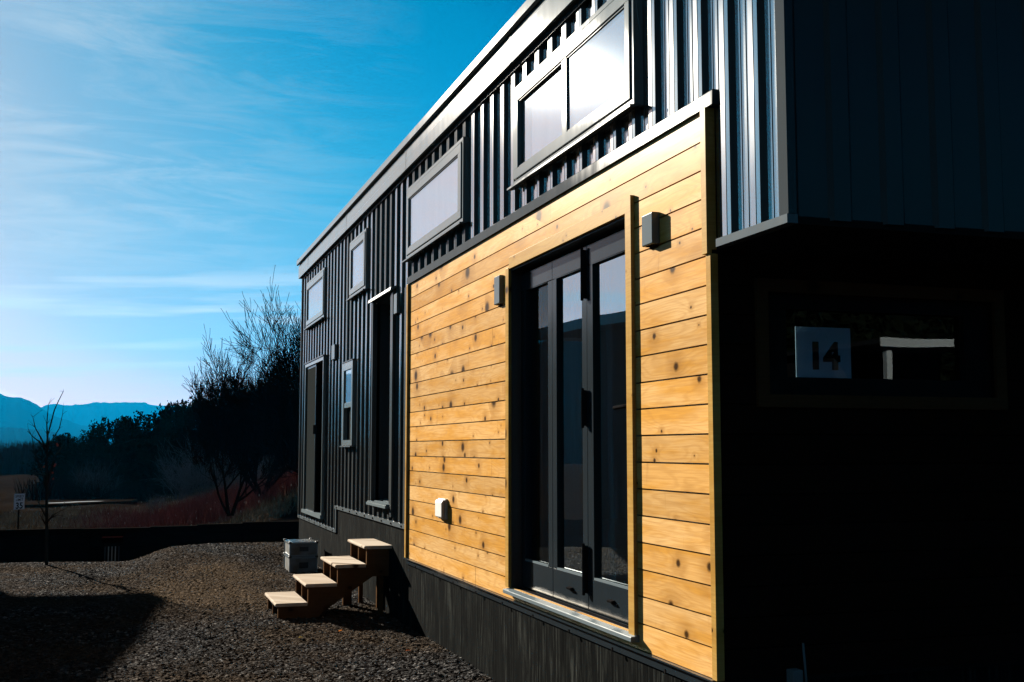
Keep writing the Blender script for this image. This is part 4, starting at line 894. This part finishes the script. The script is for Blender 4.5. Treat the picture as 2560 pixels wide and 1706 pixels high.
# grasses and brush: too many to count
def blades(name, m, n, xr, yr, hh, wd, label, cat, dens=None, lean=0.35, heads=None, seed=1):
    r = np.random.default_rng(seed); x = r.uniform(*xr, n); y = r.uniform(*yr, n)
    if dens is not None: k = r.random(n) < dens(x, y); x = x[k]; y = y[k]
    z = field(x, y)-0.05; n = len(x); h = hh*(0.5+0.8*r.random(n)); a = r.random(n)*6.28; w_ = wd*(0.6+0.8*r.random(n))
    lx = lean*h*r.normal(size=n); ly = lean*h*r.normal(size=n)
    b0 = np.stack([x-w_*np.cos(a), y-w_*np.sin(a), z], 1); b1 = np.stack([x+w_*np.cos(a), y+w_*np.sin(a), z], 1); tp = np.stack([x+lx, y+ly, z+h], 1)
    V = np.stack([b0, b1, tp], 1).reshape(-1, 3); F = np.arange(3*n).reshape(n, 3)
    me = bpy.data.meshes.new(name); me.vertices.add(len(V)); me.vertices.foreach_set('co', V.ravel()); me.loops.add(F.size); me.loops.foreach_set('vertex_index', F.ravel().astype(np.int32))
    me.polygons.add(n); me.polygons.foreach_set('loop_start', np.arange(0, 3*n, 3)); me.polygons.foreach_set('loop_total', np.full(n, 3)); me.update(); me.validate(); me.materials.append(m)
    o = bpy.data.objects.new(name, me); C.objects.link(o); tag(o, label, cat, kind='stuff'); return tp
ub = lambda x, y: x-0.03*(y-60)
blades('red_brush', M['redbrush'], 26000, (-9, 9), (50, 76), 0.85, 0.02, 'mass of dark red leafless brush beyond the timber wall', 'brush', lambda x, y: sst((ub(x, y)+6)/7)*(y < 68+2*np.sin(x)), seed=2)
tpz = blades('dry_grass', M['grass'], 60000, (-14, 12), (42, 100), 0.36, 0.018, 'pale dry grass over the far field and bank', 'grass', lambda x, y: np.where((x < -1.0) & (y > 77), 0.0, 1.0), seed=3)
r = np.random.default_rng(9); f = MB()
for k in r.integers(0, len(tpz), 260):
    p = tpz[k]; 
    if not (p[1] < 90): continue
    s_ = 0.018; z = p[2]+0.1
    f.box(p[0]-s_, p[0]+s_, p[1]-s_, p[1]+s_, z, z+0.09)
tag(f.build('seed_heads', M['seed']), 'bright seed heads glinting over the dry field', 'seed heads', kind='stuff')
blades('bare_thicket', M['thicket'], 50000, (-42, 20), (190, 260), 4.3, 0.12, 'distant grey leafless thicket along the valley floor', 'thicket', lambda x, y: 0.5+0.5*np.sin(x*.3), lean=0.12, seed=5)
blades('dark_brush', M['bark'], 16000, (-16, 14), (84, 104), 1.6, 0.05, 'dark scrub at the foot of the juniper slope', 'scrub', lambda x, y: sst((x+11)/5)*(y > 92+0*x), lean=0.3, seed=6)

# ------------------------------------------------------------------ neighbouring houses (out of frame; they cast the shade on the yard and show in the panes)
def neighbour(loc, ang, W, L, H, over, label, m, porch=False):
    r_ = thing('tiny_house', (0, 0, 0), label, 'tiny house')
    f = MB(); f.box(0, W, 0, L, 0.5, H); f.build('wall', m, r_)
    f = MB(); f.box(-over, W+over, -over, L+over, H, H+0.1); f.build('roof', M['roofing'], r_)
    if not porch: each('fascia', M['whitetrim'], r_, [(-over-.02, -over, -over, L+over, H-0.08, H+0.12), (W+over, W+over+.02, -over, L+over, H-0.08, H+0.12), (-over, W+over, L+over, L+over+.02, H-.08, H+.12)])
    f = MB(); f.box(0.05, W-.05, 0.05, L-.05, -0.1, 0.5); f.build('skirt', M['skirt'], r_)
    for k in range(3):
        yy = L*(0.2+0.28*k); w_ = MB(); w_.box(-0.02, 0.0, yy, yy+0.9, 1.4, 2.4); wo = w_.build('window', M['whitetrim'], r_)
        q = MB(); q.box(-0.025, -0.02, yy+.07, yy+.83, 1.47, 2.33); q.build('pane', M['darkpane'], wo)
        w_ = MB(); w_.box(W, W+0.02, yy, yy+0.9, 1.4, 2.4); wo = w_.build('window', M['whitetrim'], r_)
        q = MB(); q.box(W+.02, W+0.025, yy+.07, yy+.83, 1.47, 2.33); q.build('pane', M['darkpane'], wo)
    if porch:
        f = MB(); f.box(0, W, L, L+2.0, 0.3, 0.42); f.build('deck', M['shadewood'], r_)
        f = MB(); f.box(-over, W+over, L+over+.02, L+2.2, H, H+.1); f.build('porch_roof', M['roofing'], r_)
        f = MB(); f.box(-over, W+over, L+2.2, L+2.22, H-.07, H+.12); f.build('porch_fascia', M['whitetrim'], r_)
        for xx in (0.1, W-0.2):
            f = MB(); f.box(xx, xx+0.13, L+1.9, L+2.03, 0.42, H); f.build('post', M['whitetrim'], r_)
        f = MB(); f.box(W-0.9, W-0.25, L, L+0.03, 0.5, 2.4); wo = f.build('door', M['whitetrim'], r_)
        f = MB(); f.box(W-0.8, W-0.35, L+.03, L+.035, 0.8, 2.25); f.build('pane', M['darkpane'], wo)
    r_.location = loc; r_.rotation_euler = (0, 0, ang); return r_
M['whitetrim'] = simple('white_painted_trim', (0.4, 0.42, 0.43), 0.6, var=0.08)
M['darkpane'] = simple('dark_glass', (0.01, 0.012, 0.015), 0.08, var=0.1)
M['darkclad'] = simple('charcoal_cladding', (0.02, 0.02, 0.022), 0.6, var=0.3)
neighbour((-11.1, 8.7, 0), -0.117, 2.6, 15.0, 4.0, 0.9, 'charcoal tiny house across the yard whose shade covers the gravel', M['darkclad'])
neighbour((14.1, -21.5, 0), R(2), 3.0, 6.0, 3.9, 0.15, 'dark tiny house with white porch posts reflected in the end window', M['darkclad'], porch=True)
# wooded rise added behind the camera: blocks sky light, shows in end window
def rise(x, y): return -0.3+17.0*sst((-y-26)/50)*(0.9+0.1*np.sin(x*.2))+0.5*np.sin(x*.9)*sst((-y-26)/8)
tag(grid(np.arange(-90, 110, 1.5), np.arange(-110, -22, 1.0), rise, 'hillside', M['hill']), kind='structure')
wd = MB()
for i in range(40):
    x_ = -44+i*2.9+2*math.sin(i*7); y_ = -36-9*math.sin(i*3.1); H_, cm, tm = protos[i % 4]; z_ = float(rise(x_, y_))-.3; sc_ = 1.8+0.4*math.sin(i*5); ca__, sa__ = math.cos(i), math.sin(i)
    for mm in (cm, tm):
        k0 = len(wd.v); wd.v += [(x_+sc_*(p[0]*ca__-p[1]*sa__), y_+sc_*(p[0]*sa__+p[1]*ca__), z_+sc_*p[2]) for p in mm.v]; wd.f += [tuple(k0+q for q in f_) for f_ in mm.f]
tag(wd.build('juniper_wood', M['juniper']), 'dark juniper wood covering the added rise behind the yard', 'wood', kind='stuff')

# ------------------------------------------------------------------ haze
hz = MB(); hz.box(-13000, 13000, -3300, 14500, -12, 1300)
mh = bpy.data.materials.new('haze_air'); mh.use_nodes = True; th_ = mh.node_tree; th_.nodes.clear()
vo_ = nd(th_, 'ShaderNodeVolumePrincipled', {'Color': (0.0, 0.45, 0.98, 1), 'Density': 0.000036, 'Anisotropy': 0.0})
om = nd(th_, 'ShaderNodeOutputMaterial', {'Volume': vo_.outputs[0]})
tag(hz.build('haze', mh), kind='stuff')
